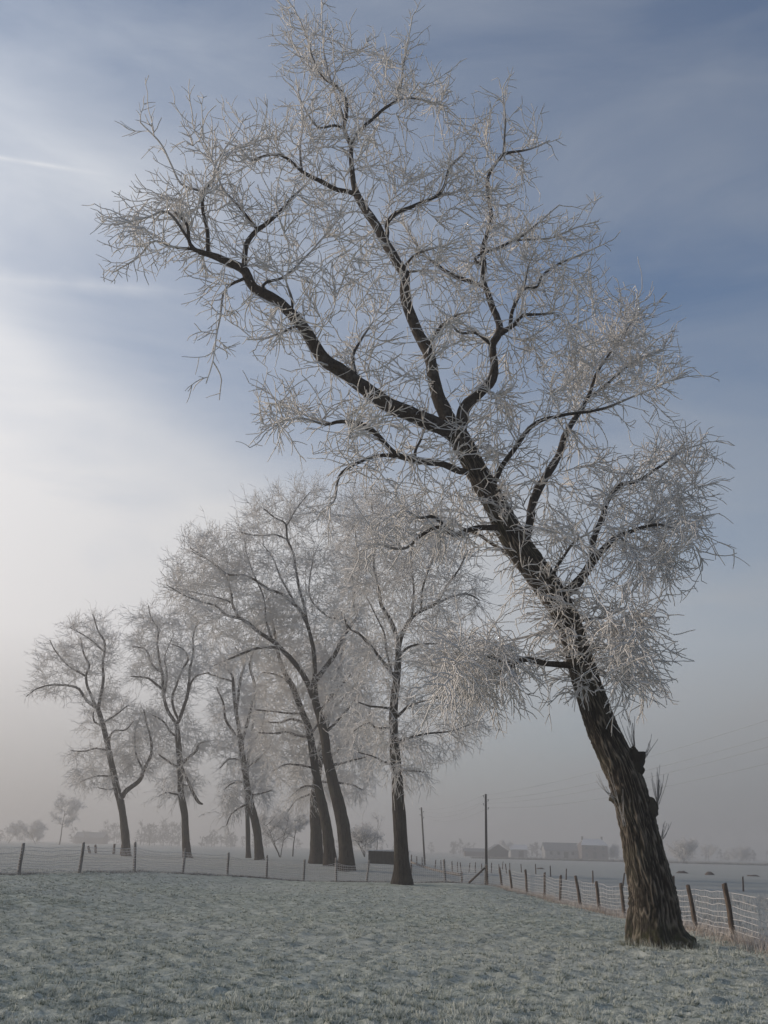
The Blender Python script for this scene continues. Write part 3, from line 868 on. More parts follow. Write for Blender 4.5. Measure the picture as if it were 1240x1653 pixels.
def main_stub():
    g = np.random.default_rng(21)
    p0 = at(1020, 1232, 20.0); p1 = at(1037, 1205, 19.85)
    mb = MB()
    P = np.array([at(1004, 1296, 20.0), at(1013, 1262, 19.97), at(1022, 1236, 19.93), at(1028, 1218, 19.9), at(1030, 1213, 19.9)])
    P, R_ = resample(P, [0.25, 0.24, 0.20, 0.155, 0.12], 0.03); mb.tube(P, R_, 40, a=0.12)
    V = mb.V[0]; V += nrm(V - V.mean(0)) * (pnoise(V[:, 0] * 6, V[:, 1] * 6, V[:, 2] * 6) * 0.09 + np.abs(pnoise(V[:, 0] * 15, V[:, 1] * 15, V[:, 2] * 6)) * 0.06)[:, None]
    mb.V = [v - main_org for v in mb.V]
    obj('sawn_stub', mb.mesh('sawn_stub', M_BARK, True, 'ridge'), main_root)
    mb = MB()
    shoots(mb, at(1026, 1214, 19.85), 9, (-0.15, 0, 1), 0.75, 0.22, g); shoots(mb, at(1040, 1222, 19.9), 6, (0.7, 0, 0.8), 0.45, 0.25, g)
    mb.V = [v - main_org for v in mb.V]
    obj('shoot_tuft', mb.mesh('shoot_tuft', M_TWIG, True, 'frost'), main_root)
    mb = MB(); c = at(1050, 1306, 19.9)
    th, ph = np.meshgrid(np.linspace(0, np.pi, 26), np.linspace(0, 2 * np.pi, 36, endpoint=False), indexing='ij')
    V = np.stack([np.sin(th) * np.cos(ph) * 0.15, np.sin(th) * np.sin(ph) * 0.16, np.cos(th) * 0.21], -1).reshape(-1, 3)
    V = V * (1 + 0.28 * pnoise(V[:, 0] * 9, V[:, 1] * 9, V[:, 2] * 9) + 0.1 * pnoise(V[:, 0] * 22, V[:, 1] * 22, V[:, 2] * 22))[:, None] + c - main_org
    i = np.arange(25)[:, None] * 36; j = np.arange(36)[None]
    mb.add(V, np.stack([i + j, i + 36 + j, i + 36 + (j + 1) % 36, i + (j + 1) % 36], -1).reshape(-1, 4), a=0.3)
    obj('burl', mb.mesh('burl', M_BARK, True, 'ridge'), main_root)
    mb = MB()
    shoots(mb, at(1060, 1298, 19.85), 16, (0.25, 0, 1), 0.75, 0.24, g); shoots(mb, at(1066, 1355, 19.9), 7, (0.5, -0.1, 0.9), 0.4, 0.2, g, 0.006)
    mb.V = [v - main_org for v in mb.V]
    obj('shoot_tuft', mb.mesh('shoot_tuft', M_TWIG, True, 'frost'), main_root)
    mb = MB()
    shoots(mb, at(1008, 1335, 19.7), 6, (-0.35, -0.2, 1), 0.7, 0.22, g, 0.006); shoots(mb, at(994, 1292, 19.75), 4, (-0.9, -0.1, 0.6), 0.6, 0.2, g, 0.007); shoots(mb, at(1000, 1300, 19.75), 3, (-0.4, -0.1, 1), 0.7, 0.2, g, 0.006)
    mb.V = [v - main_org for v in mb.V]
    obj('shoot_tuft', mb.mesh('shoot_tuft', M_TWIG, True, 'frost'), main_root)


main_stub()

# --- the row behind --------------------------------------------------------


def trop_mid(P):
    z = P[:, 2]
    return np.interp(z, [3, 7, 11, 15, 20, 26], [-0.95, -0.8, -0.45, -0.12, 0.15, 0.35])


MID_A = dict(per=2.0, L=(0.6, 1.6), K=4, r=0.0145, tg=0.2, rmax=0.12)
MID_B = dict(per=1.25, L=(0.28, 0.75), K=3, r=0.0125, tg=0.16)


def mid_tree(Y0, limbs, polys, n, label, seed, spread=1.6, A=MID_A, B=MID_B, name='poplar_tree', trop=trop_mid):
    t = Tree(Y0, 0.34); t.tip = 0.02
    for pts, dy in limbs: t.limb(pts, dy)
    t.fill(polys, n, spread, trop, 0.3, 7.0, seed, 0.0, 0.35)
    return build_tree(t, name, label, trop, A, B, seed, sides=7, group='frosted trees in a row behind the fence')


T2L = [([(650, 1427, 27), (648, 1389, 24), (646, 1340, 22), (643, 1292, 20), (641, 1256, 18), (637, 1207, 16), (635, 1159, 14), (637, 1123, 13), (641, 1094, 12), (642, 1077, 11), (643, 1048, 10)], 0),
       ([(643, 1048, 9), (639, 1030, 8), (632, 1007, 8), (621, 986, 7), (614, 974, 6), (611, 948, 4.5), (603, 915, 3.4), (606, 870, 2.6), (600, 815, 1.8)], 1.5),
       ([(643, 1050, 9), (647, 1035, 8), (657, 1010, 7), (670, 992, 6.5), (686, 984, 6), (704, 975, 5), (714, 958, 4.4), (727, 937, 3.6), (740, 920, 2.6), (755, 890, 1.8)], -1.5),
       ([(704, 975, 4), (725, 965, 3.6), (753, 958, 3), (773, 968, 2)], 1), ([(665, 996, 5), (668, 955, 3.5), (664, 900, 2.6), (672, 840, 1.8)], 1), ([(680, 986, 4), (682, 948, 3), (700, 900, 2.2), (715, 860, 1.6)], -1),
       ([(640, 1096, 8), (624, 1074, 6), (608, 1056, 5), (593, 1038, 4.6), (580, 1023, 4), (565, 1015, 3), (552, 990, 2)], -1.5),
       ([(632, 1080, 4), (624, 1055, 3.4), (621, 1025, 3), (611, 1002, 2.5), (590, 960, 1.8)], 1.5),
       ([(644, 1058, 4.5), (660, 1045, 4), (678, 1040, 3), (706, 1039, 2.2), (740, 1030, 1.6)], 1.5),
       ([(636, 1145, 4.5), (613, 1141, 3.6), (598, 1140, 3), (580, 1134, 2)], -1), ([(636, 1175, 4.4), (608, 1175, 3.2), (594, 1166, 3), (572, 1180, 2)], 1),
       ([(637, 1160, 6), (647, 1152, 5), (657, 1141, 4), (680, 1132, 3), (715, 1125, 2.2), (750, 1120, 1.6)], -1), ([(638, 1200, 5), (671, 1188, 3.6), (700, 1183, 3), (730, 1180, 2.2), (770, 1165, 1.6)], 1),
       ([(640, 1236, 4.5), (622, 1231, 3.6), (605, 1222, 2.6), (580, 1215, 2)], -1), ([(641, 1248, 4.5), (654, 1243, 3.4), (685, 1246, 2)], -1)]
T2O = [(560, 800), (600, 785), (660, 790), (710, 815), (755, 875), (780, 920), (790, 965), (770, 980), (725, 975), (735, 1010), (765, 1040), (715, 1060), (750, 1100), (795, 1120), (795, 1170),
       (770, 1172), (715, 1215), (690, 1250), (650, 1250), (600, 1232), (570, 1205), (552, 1130), (560, 1040), (552, 960), (545, 880)]
mid_tree(50, T2L, [(T2O, 1.0), ([(555, 800), (700, 805), (760, 900), (740, 960), (570, 960)], 0.15)], 330, 'straight-trunked frosted tree standing in front of the netting fence', 31, 1.6)

T3L = [([(560, 1398, 22), (555, 1340, 21), (545, 1292, 20), (536, 1256, 18), (528, 1219, 15.5), (524, 1190, 14.5), (515, 1152, 13), (509, 1130, 12), (507, 1098, 10)], 0),
       ([(508, 1100, 8), (508, 1082, 7.5), (506, 1046, 7), (500, 1022, 6.5), (492, 998, 6), (477, 978, 5.5), (458, 961, 5), (434, 952, 4.2), (417, 940, 4), (395, 929, 3.4), (369, 928, 2.6), (347, 911, 2), (310, 890, 1.5)], -2),
       ([(507, 1102, 9), (513, 1095, 8.5), (528, 1074, 8), (539, 1059, 7.5), (552, 1033, 6.5), (565, 1010, 6), (577, 994, 5), (571, 968, 4), (580, 920, 3), (575, 870, 2.2), (570, 800, 1.5)], 1.5),
       ([(562, 1012, 4), (546, 999, 3.5), (526, 994, 3), (500, 960, 2.2), (505, 900, 1.6)], -1),
       ([(497, 1012, 5), (491, 974, 4.6), (482, 947, 4.4), (477, 920, 4), (474, 896, 4), (465, 872, 3.5), (461, 845, 3), (444, 836, 2.5), (427, 822, 1.8)], 1.5),
       ([(464, 871, 2.8), (444, 863, 2.6), (419, 865, 2), (390, 860, 1.5)], -1.5), ([(462, 850, 2.6), (480, 820, 2), (500, 795, 1.5)], 1.5),
       ([(506, 1128, 9), (494, 1098, 9), (480, 1075, 8.5), (458, 1049, 8), (441, 1034, 7), (419, 1022, 6), (400, 1007, 5.5), (385, 998, 5), (366, 993, 4.2), (349, 978, 3.6), (323, 971, 3), (300, 962, 2), (270, 945, 1.5)], -2.5),
       ([(385, 996, 4.4), (376, 976, 4.2), (373, 957, 4), (369, 940, 3.4), (359, 923, 3), (340, 906, 2.5), (308, 885, 1.8)], 1.5), ([(376, 974, 3), (354, 966, 2.5), (318, 957, 2), (285, 950, 1.5)], 1.5),
       ([(458, 1049, 5), (439, 1045, 5), (415, 1046, 4.5), (395, 1053, 4), (376, 1061, 3.4), (359, 1068, 2.6), (345, 1075, 1.6)], -1),
       ([(440, 1034, 4), (430, 1000, 3.2), (425, 965, 2.6), (400, 900, 1.8), (395, 870, 1.5)], 2), ([(478, 978, 3.4), (455, 935, 2.8), (440, 900, 2.2), (425, 880, 1.6)], -1.5),
       ([(532, 1236, 5), (552, 1232, 4), (567, 1228, 3), (590, 1222, 2)], -1), ([(524, 1184, 5.5), (543, 1166, 4.4), (562, 1144, 3.2), (585, 1110, 2)], 1.5), ([(516, 1150, 5), (540, 1120, 3.4), (565, 1090, 2.2)], -1.5)]
T3O = [(430, 802), (450, 795), (500, 788), (560, 782), (595, 800), (612, 850), (600, 900), (590, 960), (600, 1000), (590, 1100), (585, 1200), (585, 1235), (560, 1245), (540, 1200), (500, 1090), (440, 1060), (400, 1075), (350, 1075), (310, 1020), (265, 955), (278, 940), (292, 880), (305, 858), (340, 862), (380, 858), (402, 835), (400, 805)]
T3R = mid_tree(66, T3L, [(T3O, 1.0), ([(270, 860), (400, 850), (470, 1000), (420, 1040), (300, 990)], 0.15)], 540, 'frosted tree with a wide left-reaching crown and a knobbed leaning trunk', 32, 2.0)

T4L = [([(534, 1393, 18), (528, 1340, 17), (519, 1292, 15), (511, 1256, 13.5), (504, 1207, 12), (497, 1171, 11), (487, 1147, 10), (473, 1110, 9), (461, 1089, 8), (451, 1062, 6.5), (443, 1020, 5), (437, 990, 4), (434, 965, 3)], 0),
       ([(498, 1190, 5), (480, 1188, 4.2), (463, 1181, 3.6), (446, 1184, 3), (419, 1183, 2)], -1.5), ([(490, 1166, 5), (470, 1160, 3.8), (456, 1166, 3), (429, 1165, 2)], 1.5),
       ([(486, 1152, 4.4), (468, 1152, 3.4), (434, 1148, 2.6), (413, 1146, 2)], -1), ([(508, 1240, 4), (480, 1235, 3.2), (461, 1234, 2.4), (440, 1245, 1.6)], -1), ([(470, 1106, 4), (450, 1090, 3), (425, 1085, 2)], 1.5),
       ([(500, 1190, 4.5), (525, 1150, 3.6), (535, 1110, 2.6), (530, 1060, 2)], 2), ([(515, 1272, 4), (490, 1270, 2.6), (470, 1285, 1.6)], 1)]
T4O = [(430, 960), (490, 990), (540, 1060), (540, 1180), (500, 1230), (480, 1285), (455, 1270), (430, 1240), (412, 1195), (405, 1130), (420, 1060), (405, 1000)]
mid_tree(70, T4L, [(T4O, 1.0)], 290, 'leaning frosted tree with its trunk between two thicker trunks', 33, 1.7)

T5L = [([(511, 1393, 20), (510, 1340, 18.5), (508, 1304, 16), (512, 1250, 14), (522, 1190, 12), (535, 1130, 10), (548, 1080, 7), (556, 1030, 5)], 0),
       ([(515, 1235, 5), (560, 1200, 4), (590, 1170, 3), (600, 1130, 2)], 2), ([(512, 1262, 4), (560, 1265, 3), (585, 1275, 2)], -1), ([(511, 1280, 4), (480, 1290, 2.4), (465, 1310, 1.5)], 1), ([(530, 1150, 4), (570, 1110, 3), (590, 1060, 2)], -1)]
mid_tree(80, T5L, [([(510, 1040), (590, 1030), (605, 1160), (598, 1270), (570, 1300), (530, 1290), (480, 1315), (465, 1290), (500, 1200)], 1.0)], 250, 'upright frosted tree with a thick shadowed trunk, hindmost of three trunks', 34, 1.8)

T6L = [([(419, 1390, 13), (415, 1340, 13), (403, 1292, 12), (395, 1243, 10), (390, 1207, 9), (386, 1176, 7), (381, 1147, 6), (377, 1110, 5.4), (375, 1091, 4.4), (362, 1078, 3.4), (348, 1066, 2.4)], 0),
       ([(383, 1142, 4.4), (387, 1103, 4.2), (394, 1079, 4), (391, 1062, 3), (380, 1045, 2)], 1.5), ([(390, 1200, 5), (402, 1160, 5), (410, 1125, 5), (411, 1103, 4.6), (403, 1077, 4), (410, 1050, 2.6)], -1.5),
       ([(388, 1195, 4.4), (366, 1166, 4), (360, 1135, 3), (350, 1110, 2)], -1.5), ([(376, 1100, 4), (357, 1094, 3), (334, 1086, 2)], 1), ([(396, 1243, 4), (424, 1219, 3), (440, 1200, 2)], -1),
       ([(403, 1296, 3.6), (376, 1311, 2.4), (366, 1332, 1.6)], -1), ([(402, 1285, 3.6), (425, 1280, 2.4), (440, 1275, 1.6)], 1), ([(393, 1230, 3.6), (370, 1225, 2.6), (355, 1240, 1.6)], 1), ([(398, 1262, 3.4), (375, 1265, 2.4), (362, 1275, 1.6)], -1)]
T6O = [(345, 1060), (395, 1040), (425, 1060), (425, 1150), (420, 1200), (440, 1240), (432, 1290), (395, 1300), (365, 1330), (356, 1315), (362, 1265), (345, 1200), (340, 1130), (347, 1100)]
FAR_A = dict(per=2.0, L=(0.6, 1.6), K=4, r=0.0175, tg=0.2, rmax=0.13); FAR_B = dict(per=1.0, L=(0.3, 0.8), K=3, r=0.0145, tg=0.16)
mid_tree(92, T6L, [(T6O, 1.0)], 250, 'slim frosted tree with a bulge at its foot, a bare thin trunk beside it', 35, 1.5, FAR_A, FAR_B)
T6bL = [([(401, 1386, 7.5), (400, 1330, 7.2), (398, 1270, 6), (402, 1215, 5), (408, 1170, 3.6), (412, 1130, 2.4)], 0), ([(402, 1210, 3), (420, 1180, 2.2), (428, 1150, 1.5)], 1)]
mid_tree(104, T6bL, [([(385, 1130), (428, 1120), (440, 1200), (400, 1230)], 1.0)], 50, 'thin upright trunk half hidden behind the slim bulging tree', 36, 1.2, FAR_A, FAR_B)

T7L = [([(303, 1390, 13), (300, 1354, 12), (298, 1314, 11.4), (292, 1279, 10.4), (291, 1240, 9.6), (288, 1200, 9), (286, 1173, 8)], 0),
       ([(285, 1168, 6), (270, 1144, 5.4), (264, 1117, 5), (262, 1093, 4.4), (258, 1061, 3.8), (254, 1040, 3.2), (256, 1016, 2.6), (243, 995, 2), (240, 978, 1.5)], -2),
       ([(264, 1114, 4), (251, 1104, 4), (238, 1094, 3), (212, 1092, 2)], -1.5), ([(260, 1085, 4), (246, 1072, 3.5), (235, 1048, 3), (214, 1044, 2)], 1.5), ([(266, 1118, 3.6), (270, 1088, 3), (266, 1060, 2.2), (278, 1030, 1.6)], 1),
       ([(287, 1166, 6.4), (296, 1144, 5.4), (303, 1120, 5), (306, 1085, 4.2), (311, 1061, 3.6), (312, 1027, 3), (320, 1000, 2)], 1.5), ([(304, 1117, 4), (315, 1093, 3), (338, 1085, 2)], -1),
       ([(287, 1160, 4.4), (278, 1133, 4), (286, 1104, 3.6), (296, 1080, 3.2), (304, 1064, 3), (296, 1048, 2.5), (278, 1040, 2)], -1), ([(292, 1236, 5.4), (307, 1221, 4.4), (319, 1210, 4), (321, 1201, 3), (338, 1196, 2)], -1),
       ([(290, 1240, 4.4), (267, 1226, 3), (256, 1218, 2)], -1), ([(287, 1190, 4), (275, 1181, 3.4), (264, 1165, 3), (243, 1152, 2)], 1.5), ([(291, 1284, 3.4), (270, 1280, 2.2), (257, 1285, 1.5)], -1), ([(291, 1265, 3), (310, 1270, 2)], 1.5)]
T7O = [(243, 978), (275, 972), (310, 985), (332, 1000), (342, 1040), (338, 1080), (318, 1100), (306, 1150), (312, 1172), (336, 1184), (335, 1210), (308, 1220), (318, 1268), (304, 1288), (272, 1290), (258, 1283), (262, 1262), (266, 1250), (254, 1200), (240, 1152), (260, 1140), (252, 1108), (212, 1097), (210, 1078), (240, 1062), (206, 1045), (206, 1002), (222, 985)]
T7R, T7org = mid_tree(94, T7L, [(T7O, 1.0)], 310, 'frosted tree with a snapped branch dangling from its trunk', 37, 1.7, FAR_A, FAR_B)
P_, R_ = resample([at(293, 1238, 93.7), at(297, 1245, 93.5), at(307, 1269, 93.3), at(319, 1293, 93.2), at(327, 1298, 93.2)], np.array([3.4, 3.8, 4.6, 5.0, 3.0]) / 2 * 90 / FPX, 0.25)
obj('broken_branch', limb_mesh(P_, R_, T7org, 8, M_BARK2, 'broken_branch'), T7R)

T8L = [([(204, 1386, 13), (203, 1354, 13), (196, 1301, 11.4), (190, 1279, 11), (180, 1232, 9.4), (171, 1189, 8.4), (164, 1162, 8), (158, 1144, 7)], 0),
       ([(158, 1144, 5.4), (142, 1133, 5), (128, 1113, 4.2), (107, 1107, 3.6), (81, 1106, 3), (59, 1112, 2.2), (43, 1124, 1.5)], -1.5), ([(156, 1142, 5), (144, 1114, 4.6), (139, 1090, 4), (144, 1074, 3.6), (136, 1056, 3), (130, 1030, 2)], 1),
       ([(139, 1092, 3.4), (123, 1082, 3), (107, 1072, 2.5), (89, 1050, 2), (81, 1034, 1.5)], -1), ([(159, 1144, 5.6), (163, 1120, 5.2), (167, 1096, 4.6), (166, 1066, 4), (170, 1040, 3.5), (158, 1018, 2.8), (150, 992, 1.8)], 1.5), ([(165, 1050, 3), (148, 1034, 2.4), (134, 1024, 2), (112, 1012, 1.4)], -1),
       ([(196, 1288, 8.4), (203, 1277, 8), (224, 1262, 7), (231, 1245, 6), (243, 1218, 5), (244, 1194, 4), (238, 1170, 3), (232, 1146, 2)], -1.5), ([(231, 1243, 3.4), (219, 1213, 2.6), (218, 1181, 2), (225, 1160, 1.5)], 1),
       ([(175, 1200, 4.4), (183, 1180, 3.2), (203, 1178, 2.2), (215, 1165, 1.5)], -1.5), ([(184, 1253, 3.4), (175, 1253, 3), (155, 1253, 2), (130, 1262, 1.4)], -1), ([(176, 1212, 3.6), (155, 1208, 2.8), (136, 1213, 2), (115, 1212, 1.4)], 1), ([(165, 1172, 3.6), (152, 1165, 3), (151, 1149, 2)], -1), ([(166, 1168, 3.6), (185, 1155, 2.8), (205, 1140, 2)], 1), ([(188, 1272, 3), (175, 1275, 2), (160, 1272, 1.4)], -1.5)]
T8O = [(150, 985), (182, 1008), (190, 1040), (186, 1080), (200, 1110), (212, 1142), (235, 1138), (242, 1170), (250, 1190), (254, 1228), (236, 1258), (205, 1255), (196, 1280), (172, 1278), (160, 1262), (122, 1272), (114, 1218), (150, 1198), (132, 1175), (150, 1155), (108, 1132), (102, 1118), (48, 1120), (46, 1106), (65, 1082), (66, 1048), (87, 1036), (110, 1048), (104, 1012), (130, 994)]
mid_tree(97, T8L, [(T8O, 1.0), ([(205, 1140), (250, 1150), (256, 1225), (230, 1260), (205, 1240)], 0.12)], 310, 'forked frosted tree, leftmost of the tall row', 38, 1.7, FAR_A, FAR_B)

# ------------------------------------------------------------------ fences


def post_mesh(name, h, r, mat, seed):
    g = np.random.default_rng(seed); n = 7; S = 8
    z = np.array([-0.25, 0.0, h * 0.3, h * 0.6, h * 0.9, h * 0.985, h])
    P = np.c_[np.zeros(n), np.zeros(n), z]; P[:, :2] += np.cumsum(g.normal(size=(n, 2)) * 0.006, 0)
    R = r * np.array([1.05, 1.08, 1.0, 0.95, 0.92, 0.9, 0.78])
    mb = MB(); mb.tube(P, R, S)
    V = mb.V[0]; q = V.copy(); q[:, 2] = 0
    V[:, :2] *= (1 + 0.16 * pnoise(V[:, 0] * 40, V[:, 1] * 40, V[:, 2] * 3 + seed))[:, None]
    V[-S:, 2] += V[-S:, 0] * 0.5
    return mb.mesh(name, mat, True)


POSTS_A = [post_mesh('post', 1.18, 0.062, M_POSTF, 50 + i) for i in range(4)]
POSTS_B = [post_mesh('post', 1.07, 0.058, M_POST, 60 + i) for i in range(4)]
STAKES = [post_mesh('post', 0.85, 0.05, M_POST, 70 + i) for i in range(3)]


def fence(name, label, pts, meshes, heights, wr, vstep, g, sag=0.06, netted=True, lean=0.07, vr=None, tip=0.0):
    pts = [np.array([p[0], p[1], ground_z(p[0], p[1])]) for p in pts]
    root = empty(name, pts[0], label, 'fence'); org = pts[0]
    for i, p in enumerate(pts):
        o = obj('post', meshes[i % len(meshes)], root, p - org)
        o.rotation_euler = (g.normal() * lean * 0.6, g.normal() * lean + tip, g.uniform(-0.5, 0.5)); k = g.uniform(0.93, 1.06); o.scale = (1, 1, k)
    if not netted: return root, pts
    lines = []
    for hi, h in enumerate(heights):
        P = []
        for a, b in zip(pts[:-1], pts[1:]):
            sg = sag * g.uniform(0.2, 1.3) * (hi + 1) / len(heights)
            for q in np.linspace(0, 1, 7)[:-1]:
                c = a * (1 - q) + b * q
                c = np.array([c[0], c[1] - 0.065, (a[2] * (1 - q) + b[2] * q) * 0.5 + 0.5 * ground_z(c[0], c[1]) + h - sg * 4 * q * (1 - q) + g.normal() * 0.008]); P.append(c)
        e = pts[-1]; P.append(np.array([e[0], e[1] - 0.065, e[2] + h]))
        P = np.array(P); lines.append(P)
        mb = MB(); mb.tube(P - org, np.full(len(P), wr), 4)
        obj('wire', mb.mesh('wire', M_WIRE, True), root)
    L = np.array(lines)                                         # (nh, npt, 3)
    for bi in range(len(pts) - 1):
        seg = L[:, bi * 6:bi * 6 + 7]
        d = np.linalg.norm(pts[bi + 1] - pts[bi]); n = max(2, int(d / vstep)); B = []
        for q in (np.arange(n) + 0.5) / n:
            t = q * 6; k = min(int(t), 5); f_ = t - k
            c = seg[:, k] * (1 - f_) + seg[:, k + 1] * f_
            c = c + g.normal(size=c.shape) * 0.006; B.append(c)
        V, Q = tubes(np.array(B) - org, np.full((n, len(heights)), vr or wr * 0.85), 3)
        obj('netting', mesh_from('netting', V, [Q], M_WIRE), root)
    return root, pts


gf = np.random.default_rng(44)
A_PX = [(-300, 33.5), (-185, 35.3), (-75, 37.2), (30, 39.25), (128, 41.75), (217, 46), (295, 50), (367, 53.5), (430, 56), (490, 57.8), (543, 59), (592, 59.8), (655, 60.3), (719, 60.2), (784, 58.6)]
A_PTS = [px_ground(x, Y)[:2] for x, Y in A_PX]
fa, fa_pts = fence('netting_fence', 'low frosted netting fence on rough posts, crossing behind the meadow', A_PTS, POSTS_A, [0.08, 0.19, 0.30, 0.41, 0.52, 0.63, 0.74, 0.85, 0.97], 0.008, 0.11, gf, 0.12, lean=0.06, vr=0.0065)
# strut that braces the corner post
c1 = fa_pts[-1]; mb = MB(); mb.tube([c1 + [-0.04, -0.05, 0.95] - fa_pts[0], px_ground(757, 58.4) + [0, 0, 0.05] - fa_pts[0]], [0.05, 0.06], 7)
obj('strut', mb.mesh('strut', M_POST, True), fa)
BL = np.array([(6.75, 16.5), (7.43, 22.25), (8.05, 29), (8.0, 34), (7.7, 37), (7.6, 44), (7.15, 50), (6.95, 57.5)])


def on_b(px_):
    lo, hi = 15.0, 58.0
    for _ in range(40):
        mid = (lo + hi) / 2; X = np.interp(mid, BL[:, 1], BL[:, 0])
        if proj(np.array([X, mid, terrain(X, mid)]))[0] > px_: lo = mid
        else: hi = mid
    return np.array([np.interp(lo, BL[:, 1], BL[:, 0]), lo])


B_PTS = [(6.75, 16.6)] + [on_b(x) for x in (1185, 1125, 1065, 1009, 968, 938, 905, 880, 851, 827, 805)] + [tuple(c1[:2] + np.array([0.1, -0.15]))]
fb, fb_pts = fence('netting_fence', 'frosted wire fence on brown posts running past the leaning tree', B_PTS, POSTS_B, [0.09, 0.2, 0.31, 0.42, 0.54, 0.67, 0.8, 0.93], 0.006, 0.3, gf, 0.05, lean=0.05, vr=0.0045, tip=-0.07)
fc, _ = fence('stake_fence', 'scattered short stakes standing in the far right field', [px_ground(x, Y)[:2] for x, Y in
              ((811, 118), (823, 112), (842, 104), (865, 97), (889, 88), (914, 80), (957, 72), (1005, 64), (1089, 62), (1200, 63), (1262, 45))], STAKES, [], 0, 0, gf, netted=False, lean=0.08)
fd, _ = fence('stake_fence', 'far row of thin stakes between the two utility poles', [px_ground(x, Y)[:2] for x, Y in
              ((664, 98), (673, 99), (682, 99), (702, 98), (712, 100), (718, 97), (730, 96), (739, 98), (745, 97), (757, 97), (767, 96), (778, 97), (793, 98), (806, 97), (818, 96))], STAKES, [0.35, 0.7], 0.008, 5, gf, 0.05, True, 0.1)
for i, (x, Y, l) in enumerate([(145, 113, 'stake leaning left before the hazy trees, leftmost of four'), (155, 113, 'short stake close beside the leaning stake in the left field'),
                               (183, 108, 'upright stake left of the forked tree trunk'), (195, 104, 'thick stake touching the left edge of the forked tree trunk')]):
    p = px_ground(x, Y); o = obj('field_stake', STAKES[i % 3], None, p); tag(o, l, 'stake', 'stakes in the left field')
    o.rotation_euler = ((0, -0.4, 0), (0, -0.25, 1), (0, 0.02, 2), (0.02, 0, 0.5))[i]; o.scale = (2.6, 2.6, 0.9 + 0.15 * i)
# fallen rail
mb = MB(); a = px_ground(664, 66) + [0, 0, 0.62]; b = px_ground(746, 61) + [0, 0, 0.38]; q = np.linspace(0, 1, 9)[:, None]
P = a * (1 - q) + b * q; P[:, 2] -= 0.10 * np.sin(np.pi * q[:, 0]); org = a.copy()
mb.tube(P - org, np.linspace(0.06, 0.085, 9), 8)
rail = empty('pole_rail', org, 'long dark pole rail slung low behind the straight-trunked tree', 'rail')
obj('rail', mb.mesh('rail', M_POSTF, True), rail)
for k in (0, 8):
    mb = MB(); c = P[k] - org; zb = ground_z(P[k, 0], P[k, 1]) - org[2]
    mb.tube([[c[0], c[1] + 0.1, zb - 0.2], [c[0], c[1] + 0.1, c[2] + 0.15]], [0.06, 0.055], 7); obj('support', mb.mesh('support', M_POST, True), rail)

# ------------------------------------------------------------------ utility poles and wires


def pole_meshes(h):
    mb = MB(); mb.tube([[0, 0, -0.5], [0, 0, h * 0.5], [0, 0, h]], [0.125, 0.105, 0.085], 10); shaft = mb.mesh('shaft', M_POLE, True)
    ins = []
    for k in range(4):
        m1 = MB(); s_ = 1 if k % 2 else -1
        m1.tube([[0, 0, 0], [s_ * 0.16, 0, 0], [s_ * 0.20, 0, 0.04], [s_ * 0.20, 0, 0.13]], [0.014] * 4, 6); m1.tube([[s_ * 0.2, 0, 0.10], [s_ * 0.2, 0, 0.15], [s_ * 0.2, 0, 0.2]], [0.045, 0.05, 0.03], 8)
        ins.append(m1.mesh('insulator', M_IRON, True))
    return shaft, ins


POLE_H = 6.5
SHAFT, INS = pole_meshes(POLE_H)
INS_Z = [6.2, 5.87, 5.54, 5.21]


def utility_pole(p, label, tilt=(0, 0)):
    root = empty('utility_pole', p, label, 'utility pole', 'wooden utility poles'); root.rotation_euler = (tilt[0], tilt[1], 0)
    obj('shaft', SHAFT, root)
    for k in range(4): obj('insulator', INS[k], root, (0, 0, INS_Z[k]))
    bpy.context.view_layer.update()
    return [np.array(root.matrix_world @ Vector(((0.2 if k % 2 else -0.2), 0, INS_Z[k] + 0.2))) for k in range(4)]


p1 = px_ground(785.5, 88); p2 = px_ground(686, 124); p3 = np.array([14.0, 12.0, 0]); p3[2] = ground_z(14, 12)
w1 = utility_pole(p1, 'upright wooden utility pole at the fence corner with wires'); w2 = utility_pole(p2, 'tilted wooden utility pole beside the straight-trunked tree', (0, -0.075)); w3 = utility_pole(p3, 'wooden utility pole that carries the wires on towards the viewer')
ORD = ['topmost', 'second from the top', 'third from the top', 'lowest']
for k in range(4):
    for (a, b, sg, l) in ((w1[k], w3[k], 0.62 + 0.10 * k, 'thin overhead wire running right past the leaning trunk, %s of four'), (w2[k], w1[k], 0.5 + 0.1 * k, 'faint overhead wire strung between the tilted and upright poles, %s')):
        q = np.linspace(0, 1, 25)[:, None]; P = a * (1 - q) + b * q; P[:, 2] -= sg * 4 * (q * (1 - q))[:, 0]
        mb = MB(); mb.tube(P - a, np.full(25, 0.0045), 5)
        o = obj('overhead_wire', mb.mesh('overhead_wire', M_CABLE, True), None, a); tag(o, l % ORD[k], 'wire', 'overhead wires')

# ------------------------------------------------------------------ shed and far buildings


def shed():
    p = px_ground(627, 86); root = empty('low_shed', p, 'low dark shed with a frosted flat roof behind the straight-trunked tree', 'shed')
    w, d, h = 3.3, 1.8, 1.0
    n = 11
    for k in range(n):
        mb = MB(); mb.box([-w / 2 + (k + 0.5) * w / n, -d / 2 + (0.012 if k % 2 else 0), h / 2 - 0.1], (w / n - 0.02, 0.04, h + 0.2)); obj('plank', mb.mesh('plank', M_DARKWOOD), root)
    mb = MB(); mb.box([0, 0.08, h / 2 - 0.13], (w - 0.1, d - 0.2, h + 0.2)); obj('wall', mb.mesh('wall', M_DARKWOOD), root)
    mb = MB(); mb.box([0, 0, h + 0.05], (w + 0.25, d + 0.3, 0.10)); obj('roof', mb.mesh('roof', M_ROOFFROST), root)


shed()


